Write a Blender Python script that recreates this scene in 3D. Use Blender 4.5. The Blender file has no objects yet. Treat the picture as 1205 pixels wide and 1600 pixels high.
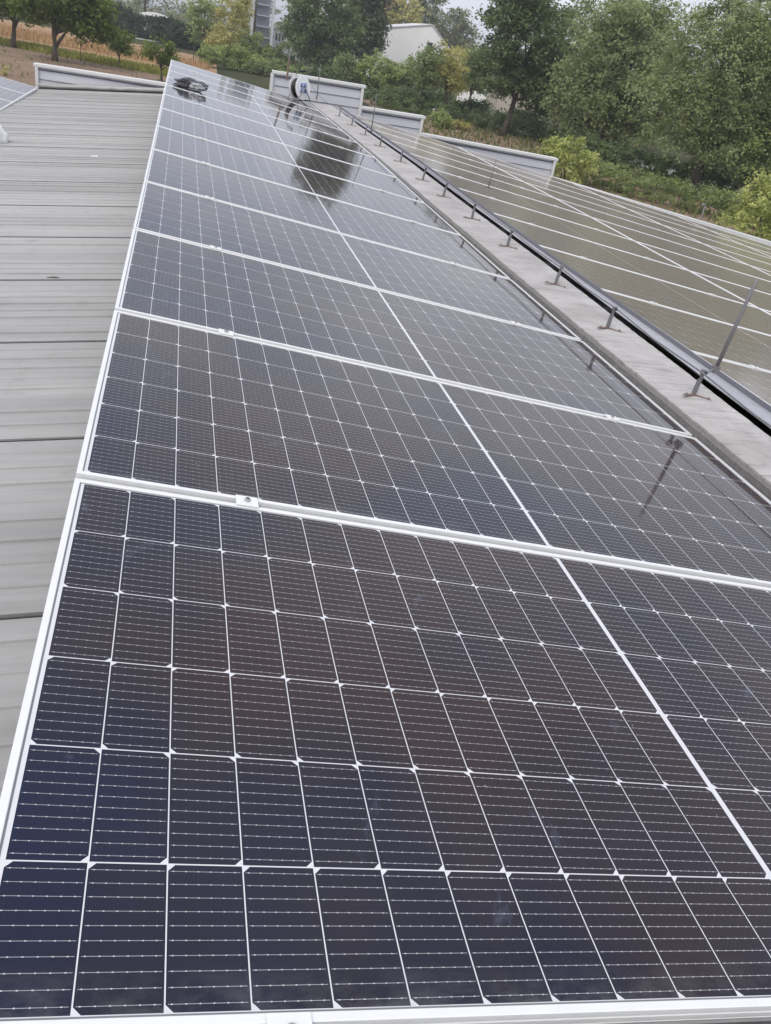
import bpy, bmesh, math, random
import numpy as np
from mathutils import Matrix, Vector

S = bpy.context.scene
COL = S.collection
R = math.radians

# ------------------------------------------------------------------ camera
CAM = Vector((0.18851, -0.51842, 0.88148))
cd = bpy.data.cameras.new('camera')
cam = bpy.data.objects.new('camera', cd)
COL.objects.link(cam)
A8 = R(8.0)
_Rp = np.array([[0.93745664, -0.19874429, 0.28578971],
                [0.15414632, -0.49910264, -0.85272238],
                [0.31211211, 0.84344369, -0.43725139]])
_Mw = np.array([[math.cos(A8), 0, math.sin(A8)], [0, 1, 0], [-math.sin(A8), 0, math.cos(A8)]])
_Rw = _Rp @ _Mw.T
cx, cy, cz = Vector(_Rw[0]), -Vector(_Rw[1]), -Vector(_Rw[2])
M = Matrix.Identity(4)
for i in range(3):
    M[i][0], M[i][1], M[i][2], M[i][3] = cx[i], cy[i], cz[i], CAM[i]
cam.matrix_world = M
cd.sensor_fit = 'HORIZONTAL'
cd.sensor_width = 36.0
cd.lens = 36.0 * 1328.33 / 1205.0
cd.clip_start = 0.02
cd.clip_end = 3000
S.camera = cam

# ------------------------------------------------------------------ sky + sun
SUN_EL, SUN_AZ = R(52), R(215)          # azimuth from +Y clockwise: behind and to the left
w = bpy.data.worlds.new('World')
S.world = w
w.use_nodes = True
nt = w.node_tree
nt.nodes.clear()
sky = nt.nodes.new('ShaderNodeTexSky')
sky.sky_type = 'NISHITA'
sky.sun_disc = False
sky.sun_elevation = SUN_EL
sky.sun_rotation = SUN_AZ
sky.dust_density = 4.0
sky.air_density = 1.0
tc = nt.nodes.new('ShaderNodeTexCoord')
nz = nt.nodes.new('ShaderNodeTexNoise')
nz.inputs['Scale'].default_value = 2.2
nz.inputs['Detail'].default_value = 6
nz.inputs['Roughness'].default_value = 0.55
nt.links.new(tc.outputs['Generated'], nz.inputs['Vector'])
rp = nt.nodes.new('ShaderNodeValToRGB')
rp.color_ramp.elements[0].position = 0.33
rp.color_ramp.elements[0].color = (5.2, 5.5, 6.6, 1)
rp.color_ramp.elements[1].position = 0.68
rp.color_ramp.elements[1].color = (8.6, 8.8, 9.4, 1)
nt.links.new(nz.outputs['Fac'], rp.inputs['Fac'])
mx = nt.nodes.new('ShaderNodeMixRGB')
mx.inputs['Fac'].default_value = 0.86      # thick bright cloud over the blue
nt.links.new(sky.outputs['Color'], mx.inputs['Color1'])
nt.links.new(rp.outputs['Color'], mx.inputs['Color2'])
bg = nt.nodes.new('ShaderNodeBackground')
bg.inputs['Strength'].default_value = 0.13
wo = nt.nodes.new('ShaderNodeOutputWorld')
nt.links.new(mx.outputs['Color'], bg.inputs['Color'])
nt.links.new(bg.outputs['Background'], wo.inputs['Surface'])

sl = bpy.data.lights.new('sun', 'SUN')
sl.energy = 1.4
sl.angle = R(18)
sl.color = (1.0, 0.955, 0.89)
so = bpy.data.objects.new('sun', sl)
COL.objects.link(so)
sd = Vector((math.sin(SUN_AZ) * math.cos(SUN_EL), math.cos(SUN_AZ) * math.cos(SUN_EL), math.sin(SUN_EL)))
so.rotation_euler = sd.to_track_quat('Z', 'Y').to_euler()
so.location = sd * 50

S.view_settings.view_transform = 'Standard'
S.view_settings.look = 'None'
S.view_settings.exposure = 0.12
S.view_settings.gamma = 1.0

# ------------------------------------------------------------------ helpers
def tag(o, label=None, cat=None, group=None, kind=None):
    if label: o['label'] = label
    if cat: o['category'] = cat
    if group: o['group'] = group
    if kind: o['kind'] = kind
    return o

def empty(name, loc=(0, 0, 0), mat=None):
    o = bpy.data.objects.new(name, None)
    COL.objects.link(o)
    o.empty_display_size = 0.1
    if mat is not None: o.matrix_world = mat
    else: o.location = loc
    return o

def link_mesh(name, me, mat=None, parent=None, smooth=False):
    o = bpy.data.objects.new(name, me)
    COL.objects.link(o)
    if mat is not None and not me.materials: me.materials.append(mat)
    if parent is not None: o.parent = parent
    if smooth:
        for p in me.polygons: p.use_smooth = True
    return o

class MB:
    """collects shapes into one mesh"""
    def __init__(s): s.v = []; s.f = []
    def add(s, vs, fs):
        b = len(s.v)
        s.v += [tuple(p) for p in vs]
        s.f += [tuple(i + b for i in f) for f in fs]
        return s
    def box(s, x0, x1, y0, y1, z0, z1):
        return s.add([(x0, y0, z0), (x1, y0, z0), (x1, y1, z0), (x0, y1, z0), (x0, y0, z1), (x1, y0, z1), (x1, y1, z1), (x0, y1, z1)],
                     [(3, 2, 1, 0), (4, 5, 6, 7), (0, 1, 5, 4), (1, 2, 6, 5), (2, 3, 7, 6), (3, 0, 4, 7)])
    def tube(s, pts, rad, n=8, cap=True):
        pts = [Vector(p) for p in pts]
        rs = rad if isinstance(rad, (list, tuple)) else [rad] * len(pts)
        b = len(s.v)
        ref = None
        for i, p in enumerate(pts):
            d = (pts[min(i + 1, len(pts) - 1)] - pts[max(i - 1, 0)]).normalized()
            if ref is None:
                ref = Vector((1, 0, 0)) if abs(d.x) < .8 else Vector((0, 1, 0))
            a = (ref - d * ref.dot(d)).normalized()
            ref = a
            c = d.cross(a)
            for k in range(n):
                t = 2 * math.pi * k / n
                s.v.append(tuple(p + (a * math.cos(t) + c * math.sin(t)) * rs[i]))
        for i in range(len(pts) - 1):
            for k in range(n):
                k2 = (k + 1) % n
                s.f.append((b + i * n + k, b + i * n + k2, b + (i + 1) * n + k2, b + (i + 1) * n + k))
        if cap:
            s.f.append(tuple(b + k for k in reversed(range(n))))
            s.f.append(tuple(b + (len(pts) - 1) * n + k for k in range(n)))
        return s
    def prism(s, poly, axis_a, axis_b, axis_d, org, depth):
        """polygon (a,b) extruded along axis_d by depth"""
        o = Vector(org); A = Vector(axis_a); B = Vector(axis_b); D = Vector(axis_d)
        n = len(poly)
        vs = [o + A * a + B * b for a, b in poly] + [o + A * a + B * b + D * depth for a, b in poly]
        fs = [tuple(range(n)), tuple(reversed(range(n, 2 * n)))] + [(i, i + n, (i + 1) % n + n, (i + 1) % n) for i in range(n)]
        return s.add(vs, fs)
    def mesh(s, name):
        me = bpy.data.meshes.new(name)
        me.from_pydata(s.v, [], s.f)
        bm = bmesh.new(); bm.from_mesh(me)
        bmesh.ops.recalc_face_normals(bm, faces=bm.faces)
        bm.to_mesh(me); bm.free()
        me.update()
        return me
    def build(s, name, mat, parent=None, smooth=False):
        return link_mesh(name, s.mesh(name), mat, parent, smooth)

def bevel(o, wd=0.004, seg=2):
    m = o.modifiers.new('bevel', 'BEVEL'); m.width = wd; m.segments = seg; m.limit_method = 'ANGLE'; m.angle_limit = R(40)
    return o

def copy_tree(o, parent=None):
    c = o.copy(); COL.objects.link(c)
    if parent is not None:
        c.parent = parent
    for ch in list(o.children): copy_tree(ch, c)
    return c

def drop(o, *keys):
    for k in keys:
        if k in o: del o[k]

# ------------------------------------------------------------------ material helpers
class NT:
    def __init__(s, name):
        s.m = bpy.data.materials.new(name); s.m.use_nodes = True
        s.t = s.m.node_tree
        s.b = s.t.nodes['Principled BSDF']
    def n(s, typ, **kw):
        x = s.t.nodes.new(typ)
        for k, v in kw.items(): setattr(x, k, v)
        return x
    def lk(s, a, b): s.t.links.new(a, b)
    def put(s, sock, v):
        if hasattr(v, 'is_output') or isinstance(v, bpy.types.NodeSocket): s.lk(v, sock)
        else: sock.default_value = v
    def op(s, o, a, b=None, c=None, clamp=False):
        x = s.n('ShaderNodeMath', operation=o); x.use_clamp = clamp
        s.put(x.inputs[0], a)
        if b is not None: s.put(x.inputs[1], b)
        if c is not None: s.put(x.inputs[2], c)
        return x.outputs[0]
    def mix(s, f, a, b, blend='MIX'):
        x = s.n('ShaderNodeMixRGB', blend_type=blend)
        s.put(x.inputs[0], f)
        s.put(x.inputs[1], a if not isinstance(a, tuple) else (*a, 1)[:4])
        s.put(x.inputs[2], b if not isinstance(b, tuple) else (*b, 1)[:4])
        return x.outputs[0]
    def noise(s, vec, scale, detail=4, rough=.55, dist=0):
        x = s.n('ShaderNodeTexNoise'); x.inputs['Scale'].default_value = scale
        x.inputs['Detail'].default_value = detail; x.inputs['Roughness'].default_value = rough
        x.inputs['Distortion'].default_value = dist
        if vec is not None: s.lk(vec, x.inputs['Vector'])
        return x.outputs['Fac']
    def ramp(s, f, *stops):
        x = s.n('ShaderNodeValToRGB'); e = x.color_ramp.elements
        while len(e) < len(stops): e.new(0.5)
        for k, (p, c) in zip(e, stops):
            k.position = p; k.color = (*c, 1) if isinstance(c, tuple) else (c, c, c, 1)
        s.lk(f, x.inputs['Fac'])
        return x.outputs['Color']
    def obj(s): return s.n('ShaderNodeTexCoord').outputs['Object']
    def mapping(s, vec, scale):
        x = s.n('ShaderNodeMapping'); x.inputs['Scale'].default_value = scale
        s.lk(vec, x.inputs['Vector']); return x.outputs['Vector']
    def geo(s): return s.n('ShaderNodeNewGeometry').outputs['Position']
    def bump(s, h, strength=.3, dist=.01):
        x = s.n('ShaderNodeBump'); x.inputs['Strength'].default_value = strength; x.inputs['Distance'].default_value = dist
        s.lk(h, x.inputs['Height']); s.lk(x.outputs['Normal'], s.b.inputs['Normal'])
    def set(s, **kw):
        for k, v in kw.items():
            k = k.replace('_', ' ')
            sock = s.b.inputs[k]
            if isinstance(v, tuple) and len(v) == 3: v = (*v, 1)
            s.put(sock, v)
        return s.m

def simple(name, col, rough=.5, metal=0., var=.12, scale=8, bump=0., spec=.5):
    k = NT(name)
    p = k.geo()
    f = k.noise(p, scale, 5, .6)
    c = k.mix(f, tuple(x * (1 - var) for x in col), tuple(min(1, x * (1 + var)) for x in col))
    k.set(Base_Color=c, Roughness=rough, Metallic=metal)
    k.b.inputs['Specular IOR Level'].default_value = spec
    if bump: k.bump(k.noise(p, scale * 6, 4), bump, .004)
    return k.m

MT = {}
MT['alu'] = simple('anodised_aluminium', (.79, .79, .785), .40, .15, .07, 25)
MT['rail'] = simple('mill_aluminium', (.34, .345, .34), .45, .45, .12, 40)
MT['clamp'] = simple('clamp_aluminium', (.80, .80, .78), .35, .15, .05, 60)
MT['bolt'] = simple('bolt_steel', (.42, .42, .42), .35, .7, .1, 60)
MT['galv'] = simple('galvanised_steel', (.24, .235, .24), .5, .55, .25, 60)
MT['rusty'] = simple('rusty_steel', (.22, .15, .115), .7, .25, .5, 90)
MT['black'] = simple('black_rubber', (.015, .015, .017), .5, 0, .3, 20)
MT['whiteplastic'] = simple('white_plastic', (.78, .78, .79), .4, 0, .05, 20)
MT['blueplastic'] = simple('blue_plastic', (.10, .16, .36), .35, 0, .2, 40)
MT['parapet'] = simple('coated_sheet_metal', (.60, .60, .64), .45, .15, .08, 3)
MT['cap'] = simple('cap_sheet_metal', (.66, .655, .64), .45, .15, .08, 4)
MT['frame_shade'] = simple('grey_shade_strip', (.20, .20, .225), .5, .2, .12, 6)
MT['joint'] = simple('dark_grey_sealant', (.07, .07, .07), .7, 0, .3, 8)
MT['flashing'] = simple('dull_zinc_flashing', (.42, .42, .45), .5, .25, .18, 12)
MT['seam'] = simple('dark_seam', (.13, .13, .15), .6, .2, .1, 8)
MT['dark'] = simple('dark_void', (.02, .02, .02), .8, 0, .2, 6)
MT['render'] = simple('white_render', (.92, .90, .88), .8, 0, .06, .6)
MT['beige'] = simple('beige_render', (.55, .49, .42), .85, 0, .1, .5)
MT['greywall'] = simple('grey_render', (.42, .43, .47), .8, 0, .08, .7)
MT['redtile'] = simple('red_roof_tiles', (.44, .20, .15), .8, 0, .2, 3)
MT['window'] = simple('dark_window_glass', (.03, .03, .045), .1, 0, .1, 3)
MT['concrete_post'] = simple('pale_concrete', (.50, .51, .53), .8, 0, .12, .8)
MT['wood'] = simple('dark_wood', (.07, .055, .045), .8, 0, .3, 5)

def cell_material(name='solar_cells', film=.004, rbase=.055, sheen=.035, dcol=(.40, .37, .33)):
    """mono half-cut cells under glass; object coordinates of the laminate are metres"""
    k = NT(name)
    W, H, cw, cg, rh, rg, mid = 2.279, 1.134, .0912, .0017, .1822, .0019, .0115
    sp = k.n('ShaderNodeSeparateXYZ'); k.lk(k.obj(), sp.inputs[0])
    u, v = sp.outputs[0], sp.outputs[1]
    uc = k.op('SUBTRACT', u, W / 2)
    right = k.op('GREATER_THAN', uc, 0.0)
    x = k.op('SUBTRACT', k.op('ABSOLUTE', uc), mid / 2)
    pit = cw + cg
    i = k.op('FLOOR', k.op('DIVIDE', x, pit))
    fx0 = k.op('SUBTRACT', x, k.op('MULTIPLY', i, pit))
    flip = k.op('SUBTRACT', cw, fx0)
    # fx measured left -> right in both halves
    fx = k.op('ADD', k.op('MULTIPLY', right, fx0), k.op('MULTIPLY', k.op('SUBTRACT', 1.0, right), flip))
    y = k.op('SUBTRACT', v, H / 2 - 3 * (rh + rg) + rg / 2)
    r = k.op('FLOOR', k.op('DIVIDE', y, rh + rg))
    fy = k.op('SUBTRACT', y, k.op('MULTIPLY', r, rh + rg))
    def inside(a, lo, hi): return k.op('MULTIPLY', k.op('GREATER_THAN', a, lo), k.op('LESS_THAN', a, hi))
    c = k.op('MULTIPLY', inside(fx, 0.0, cw), inside(fy, 0.0, rh))
    c = k.op('MULTIPLY', c, inside(x, 0.0, 12 * pit - cg))
    c = k.op('MULTIPLY', c, inside(y, 0.0, 6 * (rh + rg) - rg))
    par = k.op('MODULO', k.op('ADD', r, 12.0), 2.0)      # 0: chamfer left, 1: chamfer right
    ex = k.op('ADD', k.op('MULTIPLY', par, k.op('SUBTRACT', cw, fx)), k.op('MULTIPLY', k.op('SUBTRACT', 1.0, par), fx))
    ey = k.op('MINIMUM', fy, k.op('SUBTRACT', rh, fy))
    ch = k.op('GREATER_THAN', k.op('ADD', ex, ey), .0085)
    cell = k.op('MULTIPLY', c, ch)
    # busbars with solder pads
    q = k.op('MULTIPLY', fy, 10 / rh)
    fq = k.op('ABSOLUTE', k.op('SUBTRACT', k.op('FRACT', q), .5))
    bus = k.op('LESS_THAN', fq, .012)
    bus = k.op('MULTIPLY', bus, inside(fx, .0025, cw - .0025))
    pu = k.op('ABSOLUTE', k.op('SUBTRACT', k.op('FRACT', k.op('MULTIPLY', k.op('SUBTRACT', fx, .0065), 6 / (cw - .001))), .5))
    pad = k.op('MULTIPLY', k.op('GREATER_THAN', pu, .5 - .06), k.op('LESS_THAN', fq, .040))
    pad = k.op('MULTIPLY', pad, inside(fx, .004, cw - .004))
    line = k.op('MAXIMUM', bus, pad)
    # colour of each cell: near black, bluish or brownish, drifting over the panel and from cell to cell
    cv = k.n('ShaderNodeCombineXYZ')
    k.lk(k.op('ADD', k.op('MULTIPLY', i, k.op('SUBTRACT', k.op('MULTIPLY', right, 2.0), 1.0)), k.op('MULTIPLY', right, 40.0)), cv.inputs[0]); k.lk(r, cv.inputs[1])
    oi = k.n('ShaderNodeObjectInfo')
    k.lk(k.op('MULTIPLY', oi.outputs['Random'], 50.0), cv.inputs[2])
    wn = k.n('ShaderNodeTexWhiteNoise'); wn.noise_dimensions = '3D'; k.lk(cv.outputs[0], wn.inputs['Vector'])
    off = k.n('ShaderNodeVectorMath', operation='ADD')
    k.lk(k.obj(), off.inputs[0])
    cv2 = k.n('ShaderNodeCombineXYZ'); k.lk(k.op('MULTIPLY', oi.outputs['Random'], 91.0), cv2.inputs[0]); k.lk(cv2.outputs[0], off.inputs[1])
    dr = k.noise(off.outputs[0], 1.3, 3, .6)
    t = k.op('ADD', k.op('MULTIPLY', wn.outputs['Value'], .07), k.op('MULTIPLY', dr, 1.5))
    t = k.op('ADD', t, k.op('ADD', k.op('MULTIPLY', u, .13), k.op('MULTIPLY', v, .27)))
    t = k.op('ADD', t, k.op('MULTIPLY', oi.outputs['Random'], .2))
    t = k.op('SUBTRACT', t, .70, clamp=True)
    colr = k.ramp(t, (0.04, (.003, .0075, .034)), (.30, (.008, .008, .022)), (.60, (.027, .0155, .016)))
    # fine silver fingers: only a faint regular veil
    fing = k.op('LESS_THAN', k.op('FRACT', k.op('MULTIPLY', fx, 1 / .00152)), .05)
    colr = k.mix(k.op('MULTIPLY', fing, .35), colr, (.25, .25, .27))
    colr = k.mix(line, colr, (.56, .56, .58))
    colr = k.mix(cell, (.66, .66, .68), colr)
    # dust film and smears on the glass
    sm = k.noise(k.mapping(off.outputs[0], (9, 5, 1)), 1.0, 6, .7, .8)
    dust = k.ramp(sm, (.62, 0.0), (.74, .26))
    spk = k.n('ShaderNodeTexVoronoi'); spk.feature = 'F1'; spk.inputs['Scale'].default_value = 26
    k.lk(off.outputs[0], spk.inputs['Vector'])
    dots = k.op('MULTIPLY', k.op('LESS_THAN', spk.outputs['Distance'], .035), k.op('GREATER_THAN', k.noise(off.outputs[0], 9.0, 2), .60))
    colr = k.mix(dust, colr, (.17, .21, .32))
    colr = k.mix(k.op('MULTIPLY', dots, .55), colr, (.62, .60, .56))
    colr = k.mix(film, colr, dcol)
    # frame lip's step shadow painted as grey, and dirt washed down to the low edges
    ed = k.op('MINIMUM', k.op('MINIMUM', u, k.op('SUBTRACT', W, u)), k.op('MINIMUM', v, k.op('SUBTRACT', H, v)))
    lip_shade = k.op('LESS_THAN', ed, .0145)
    dn = k.noise(k.mapping(off.outputs[0], (14, 22, 1)), 1.0, 5, .7)
    low = k.op('MULTIPLY', k.op('SUBTRACT', 1.0, k.op('MULTIPLY', k.op('MINIMUM', k.op('SUBTRACT', W, u), v), 14.0), clamp=True), k.ramp(dn, (.42, 0.), (.72, .3)))
    colr = k.mix(low, colr, (.30, .29, .27))
    colr = k.mix(lip_shade, colr, (.20, .20, .21))
    rough = k.op('ADD', rbase, k.op('MULTIPLY', dust, .8))
    k.set(Base_Color=colr, Roughness=rough)
    k.b.inputs['IOR'].default_value = 1.36
    k.b.inputs['Sheen Weight'].default_value = sheen
    k.b.inputs['Sheen Roughness'].default_value = .35
    k.b.inputs['Sheen Tint'].default_value = (1, .90, .76, 1)
    k.b.inputs['Specular IOR Level'].default_value = 0.5
    return k.m
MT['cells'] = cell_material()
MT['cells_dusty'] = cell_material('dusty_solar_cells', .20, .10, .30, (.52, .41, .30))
MT['backsheet'] = simple('white_backsheet', (.7, .7, .7), .6)

def sheet_material():
    k = NT('corrugated_roof_sheet')
    p = k.geo()
    a = k.noise(k.mapping(p, (.35, 3.5, 1)), 1.0, 6, .62)
    b = k.noise(p, 9, 5, .6)
    streak = k.noise(k.mapping(p, (2.2, 26, 1)), 1.0, 5, .65)
    c = k.ramp(a, (.3, (.315, .31, .30)), (.55, (.405, .40, .388)), (.8, (.48, .455, .425)))
    c = k.mix(k.op('MULTIPLY', k.ramp(streak, (.52, 0.), (.72, 1.)), .45), c, (.27, .265, .25))
    c = k.mix(k.op('MULTIPLY', k.ramp(b, (.56, 0.), (.70, 1.)), .35), c, (.28, .275, .26))
    k.set(Base_Color=c, Roughness=k.op('ADD', .45, k.op('MULTIPLY', b, .3)), Metallic=.1)
    k.bump(b, .12, .004)
    return k.m
MT['sheet'] = sheet_material()

def concrete_material():
    k = NT('weathered_concrete')
    p = k.geo()
    a = k.noise(k.mapping(p, (3, 3, 3)), 1.0, 7, .65)
    st = k.noise(k.mapping(p, (5, 30, 5)), 1.0, 6, .7, .6)
    b = k.noise(p, 75, 4, .7)
    c = k.ramp(a, (.3, (.34, .32, .305)), (.55, (.46, .44, .425)), (.8, (.56, .54, .525)))
    c = k.mix(k.op('MULTIPLY', k.ramp(st, (.50, 0.), (.66, 1.)), .65), c, (.24, .23, .215))
    c = k.mix(k.op('MULTIPLY', k.ramp(b, (.60, 0.), (.66, 1.)), .35), c, (.22, .21, .20))
    k.set(Base_Color=c, Roughness=.9)
    k.bump(k.op('ADD', k.op('MULTIPLY', b, .5), a), .7, .012)
    return k.m
MT['concrete'] = concrete_material()
MT['mortar'] = simple('rough_mortar', (.20, .19, .18), .95, 0, .5, 60, 1.0)

def ground_material(name, c0, c1, c2, sc=.25, fine=6):
    k = NT(name)
    p = k.geo()
    a = k.noise(p, sc, 6, .65)
    b = k.noise(p, fine, 5, .7)
    c = k.ramp(a, (.3, c0), (.52, c1), (.75, c2))
    c = k.mix(k.ramp(b, (.35, .55), (.65, 0.)), c, tuple(x * .45 for x in c0))
    k.set(Base_Color=c, Roughness=.95)
    k.b.inputs['Specular IOR Level'].default_value = .1
    k.bump(b, .8, .1)
    return k.m
MT['ground'] = ground_material('dry_grass_ground', (.045, .052, .024), (.075, .078, .036), (.12, .105, .055), .06, 2.5)
MT['soil'] = ground_material('bare_soil', (.24, .165, .115), (.32, .23, .165), (.40, .30, .225), .35, 5)
MT['stubble'] = ground_material('stubble_field', (.36, .22, .125), (.43, .28, .165), (.48, .34, .21), .2, 3)
MT['grass'] = ground_material('green_verge', (.14, .16, .04), (.24, .24, .06), (.32, .29, .09), .5, 4)
MT['road'] = simple('pale_road', (.42, .40, .37), .9, 0, .12, .5)

def leaf_material(name, c0, c1, c2, scale=.7, transl=.45):
    k = NT(name)
    p = k.obj()
    a = k.noise(p, scale, 3, .6)
    wn = k.n('ShaderNodeTexWhiteNoise'); wn.noise_dimensions = '3D'
    sn = k.n('ShaderNodeVectorMath', operation='SNAP'); k.lk(p, sn.inputs[0]); sn.inputs[1].default_value = (.22, .22, .22)
    k.lk(sn.outputs[0], wn.inputs['Vector'])
    f = k.op('ADD', k.op('MULTIPLY', a, .8), k.op('MULTIPLY', wn.outputs['Value'], .25))
    c = k.ramp(f, (.28, c0), (.5, c1), (.74, c2))
    k.set(Base_Color=c, Roughness=.6)
    k.b.inputs['Specular IOR Level'].default_value = .25
    tr = k.n('ShaderNodeBsdfTranslucent'); k.lk(c, tr.inputs['Color'])
    ms = k.n('ShaderNodeMixShader'); ms.inputs[0].default_value = transl
    out = k.t.nodes['Material Output']
    k.lk(k.b.outputs[0], ms.inputs[1]); k.lk(tr.outputs[0], ms.inputs[2]); k.lk(ms.outputs[0], out.inputs['Surface'])
    return k.m
LF = {
    'orchard': leaf_material('orchard_leaves', (.075, .115, .026), (.145, .205, .040), (.25, .30, .070)),
    'hedge': leaf_material('hedge_leaves', (.030, .050, .026), (.050, .075, .038), (.080, .108, .056)),
    'bush': leaf_material('bush_leaves', (0.1670, 0.2167, 0.0763), (0.3145, 0.3845, 0.1328), (0.5221, 0.5590, 0.2118)),
    'yellow': leaf_material('yellowing_leaves', (0.3059, 0.2911, 0.1108), (0.4832, 0.4621, 0.1772), (0.6748, 0.6197, 0.2515)),
    'dark': leaf_material('dark_tree_leaves', (0.0762, 0.1134, 0.0508), (0.1433, 0.2003, 0.0839), (0.2417, 0.3086, 0.1283)),
    'poplar': leaf_material('poplar_leaves', (0.0826, 0.1015, 0.0592), (0.1458, 0.1693, 0.0942), (0.2261, 0.2495, 0.1415)),
    'locust': leaf_material('locust_leaves', (0.1681, 0.2093, 0.0965), (0.2842, 0.3386, 0.1561), (0.4464, 0.4938, 0.2284)),
    'mid': leaf_material('mid_green_leaves', (0.1287, 0.1736, 0.0711), (0.2345, 0.2954, 0.1219), (0.3805, 0.4392, 0.1819)),
    'lime': leaf_material('lime_green_leaves', (0.2456, 0.2845, 0.0910), (0.4562, 0.5042, 0.1652), (0.7138, 0.7166, 0.2859)),
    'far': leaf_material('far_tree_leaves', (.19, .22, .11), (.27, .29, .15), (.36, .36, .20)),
}
def bark_material():
    k = NT('bark')
    p = k.obj()
    a = k.noise(k.mapping(p, (9, 9, 2)), 1.0, 5, .7)
    k.set(Base_Color=k.ramp(a, (.3, (.045, .036, .028)), (.7, (.14, .118, .095))), Roughness=.95)
    k.bump(a, .8, .03)
    return k.m
MT['bark'] = bark_material()

# ------------------------------------------------------------------ roof levels
_VK = [-3, 0, 2.32, 4.64, 7, 9.27, 12.75, 15.07, 20]
_ZK = [0, 0, .007, .027, .063, .11, .137, .16, .19]
def zc(v): return float(np.interp(v, _VK, _ZK))
def zs(v): return .75 * zc(v)
G = -3.8                       # ground level
T8 = math.tan(A8)
YB, YE = -4.0, 16.0            # building from behind the camera to the far gable

# ------------------------------------------------------------------ setting: ground
def sheet(name, poly, z, mat):
    m = MB(); m.add([(x, y, z) for x, y in poly], [tuple(range(len(poly)))])
    return tag(m.build(name, mat), kind='structure')
sheet('ground', [(-1500, -300), (1500, -300), (1500, 2400), (-1500, 2400)], G, MT['ground'])
sheet('soil', [(-60, 17), (4, 17), (6, 60), (2.5, 73), (-5.6, 76), (-13.4, 80.5), (-40, 95)], G + .004, MT['soil'])
sheet('grass_verge', [(-40, 95), (-13.4, 80.5), (-5.6, 76), (2.5, 73), (3.0, 80), (-5.9, 82.5), (-14.0, 87), (-40, 102)], G + .008, MT['grass'])
sheet('stubble_field', [(-40, 102), (-14.0, 87), (-5.9, 82.5), (3.0, 80), (4.0, 118), (-6, 124), (-18, 131), (-60, 150)], G + .004, MT['stubble'])
sheet('soil', [(12, 30), (24, 30), (31, 58), (28, 84), (16, 84)], G + .004, MT['soil'])
sheet('path', [(30.4, 66.5), (33.6, 44), (37, 30), (40.5, 31), (36.8, 47), (33.2, 69.5), (22, 100), (18, 98)], G + .012, MT['road'])
sheet('road', [(-10, 141), (45, 134), (45, 138.5), (-10, 146)], G + .008, MT['road'])

# ------------------------------------------------------------------ building
bld = empty('solar_roof_building', (2.5, 6, G))
tag(bld, 'long low building with grey corrugated roof, stepped metal gable and concrete ridge', 'building')
def kid(o):
    o.parent = bld
    o.matrix_parent_inverse = Matrix.Translation((-2.5, -6, -G))
    return o

# left slope: ribbed sheets, every 0.98 m an open lap joint
def left_roof():
    m = MB()
    XL, XR = -9.0, 2.30
    zl = lambda X: -.405 + .105 * X if X < .25 else -.379 - .045 * (X - .25)
    prof = []
    pitch, v0 = .985, 2.215 - 7 * .985
    y = v0
    rnd = random.Random(3)
    while y < YE - .2:
        y1 = min(y + pitch, YE - .15)
        L = y1 - y
        # profile of one sheet along Y, (y, dz)
        prof.append((y + .000, -.030)); prof.append((y + .0005, .003))
        for kx in range(9):
            a = y + L * kx / 9; b = y + L * (kx + 1) / 9
            h = rnd.choice((.0025, .004, .0065)) * rnd.uniform(.8, 1.2) if kx else .002
            prof += [(a + .002, .0), (a + .003, h), (a + .020 + rnd.uniform(0, .012), h), (a + .055, h * .3), (b - .012, .0)]
        prof[-1] = (y1 - .016, .0)
        prof += [(y1 - .0155, -.030)]
        y = y1
    n = len(prof)
    xs = list(np.linspace(XL, .25, 12)) + [1.3, XR]
    vs = []
    for X in xs:
        for (py, dz) in prof:
            vs.append((X, py, zl(X) + dz))
    fs = []
    for i in range(len(xs) - 1):
        for j in range(n - 1):
            fs.append((i * n + j, (i + 1) * n + j, (i + 1) * n + j + 1, i * n + j + 1))
    m.add(vs, fs)
    roof = kid(m.build('roof_slope', MT['sheet']))
    y = v0 + pitch
    while y < YE - .3:
        j = MB()
        j.prism([(X, zl(X) - .03) for X in xs] + [(X, zl(X) + .0022) for X in reversed(xs)], (1, 0, 0), (0, 0, 1), (0, 1, 0), (0, y - .0135, 0), .0028)
        o = j.build('joint_strip', MT['joint']); o.parent = roof
        y += pitch
    return roof
left_roof()

# right slope under the panels
m = MB()
vs = []
ys = np.linspace(YB, 15.6, 20)
for y in ys:
    for X in (2.86, 15.0):
        vs.append((X, y, .02 - T8 * X + .55 * zc(y)))
m.add(vs, [(2 * i, 2 * i + 1, 2 * i + 3, 2 * i + 2) for i in range(len(ys) - 1)])
kid(m.build('roof_slope', MT['sheet']))

# concrete ridge slab, its rough side, flashing
def dxr(y): return -.024 * max(0., 5.0 - max(y, 1.5))
def strip(name, mat, X0, X1, Z0, Z1, y0=YB, y1=15.4, n=60, jag=0.0, seed=1, zf=zs, s0=0, s1=0):
    rnd = random.Random(seed)
    m = MB(); vs = []
    for y in np.linspace(y0, y1, n):
        j = rnd.uniform(-jag, jag); j2 = rnd.uniform(-jag, jag)
        z = zf(y)
        j += s0 * dxr(y); j2 += s1 * dxr(y)
        vs += [(X0 + j, y, Z0 + z), (X1 + j2, y, Z0 + z), (X1 + j2, y, Z1 + z), (X0 + j, y, Z1 + z)]
    fs = [(0, 1, 2, 3), tuple(4 * (n - 1) + k for k in (3, 2, 1, 0))]
    for i in range(n - 1):
        for k in range(4):
            a, b = 4 * i + k, 4 * i + (k + 1) % 4
            fs.append((a, b, b + 4, a + 4))
    m.add(vs, fs)
    return kid(m.build(name, mat))
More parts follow.
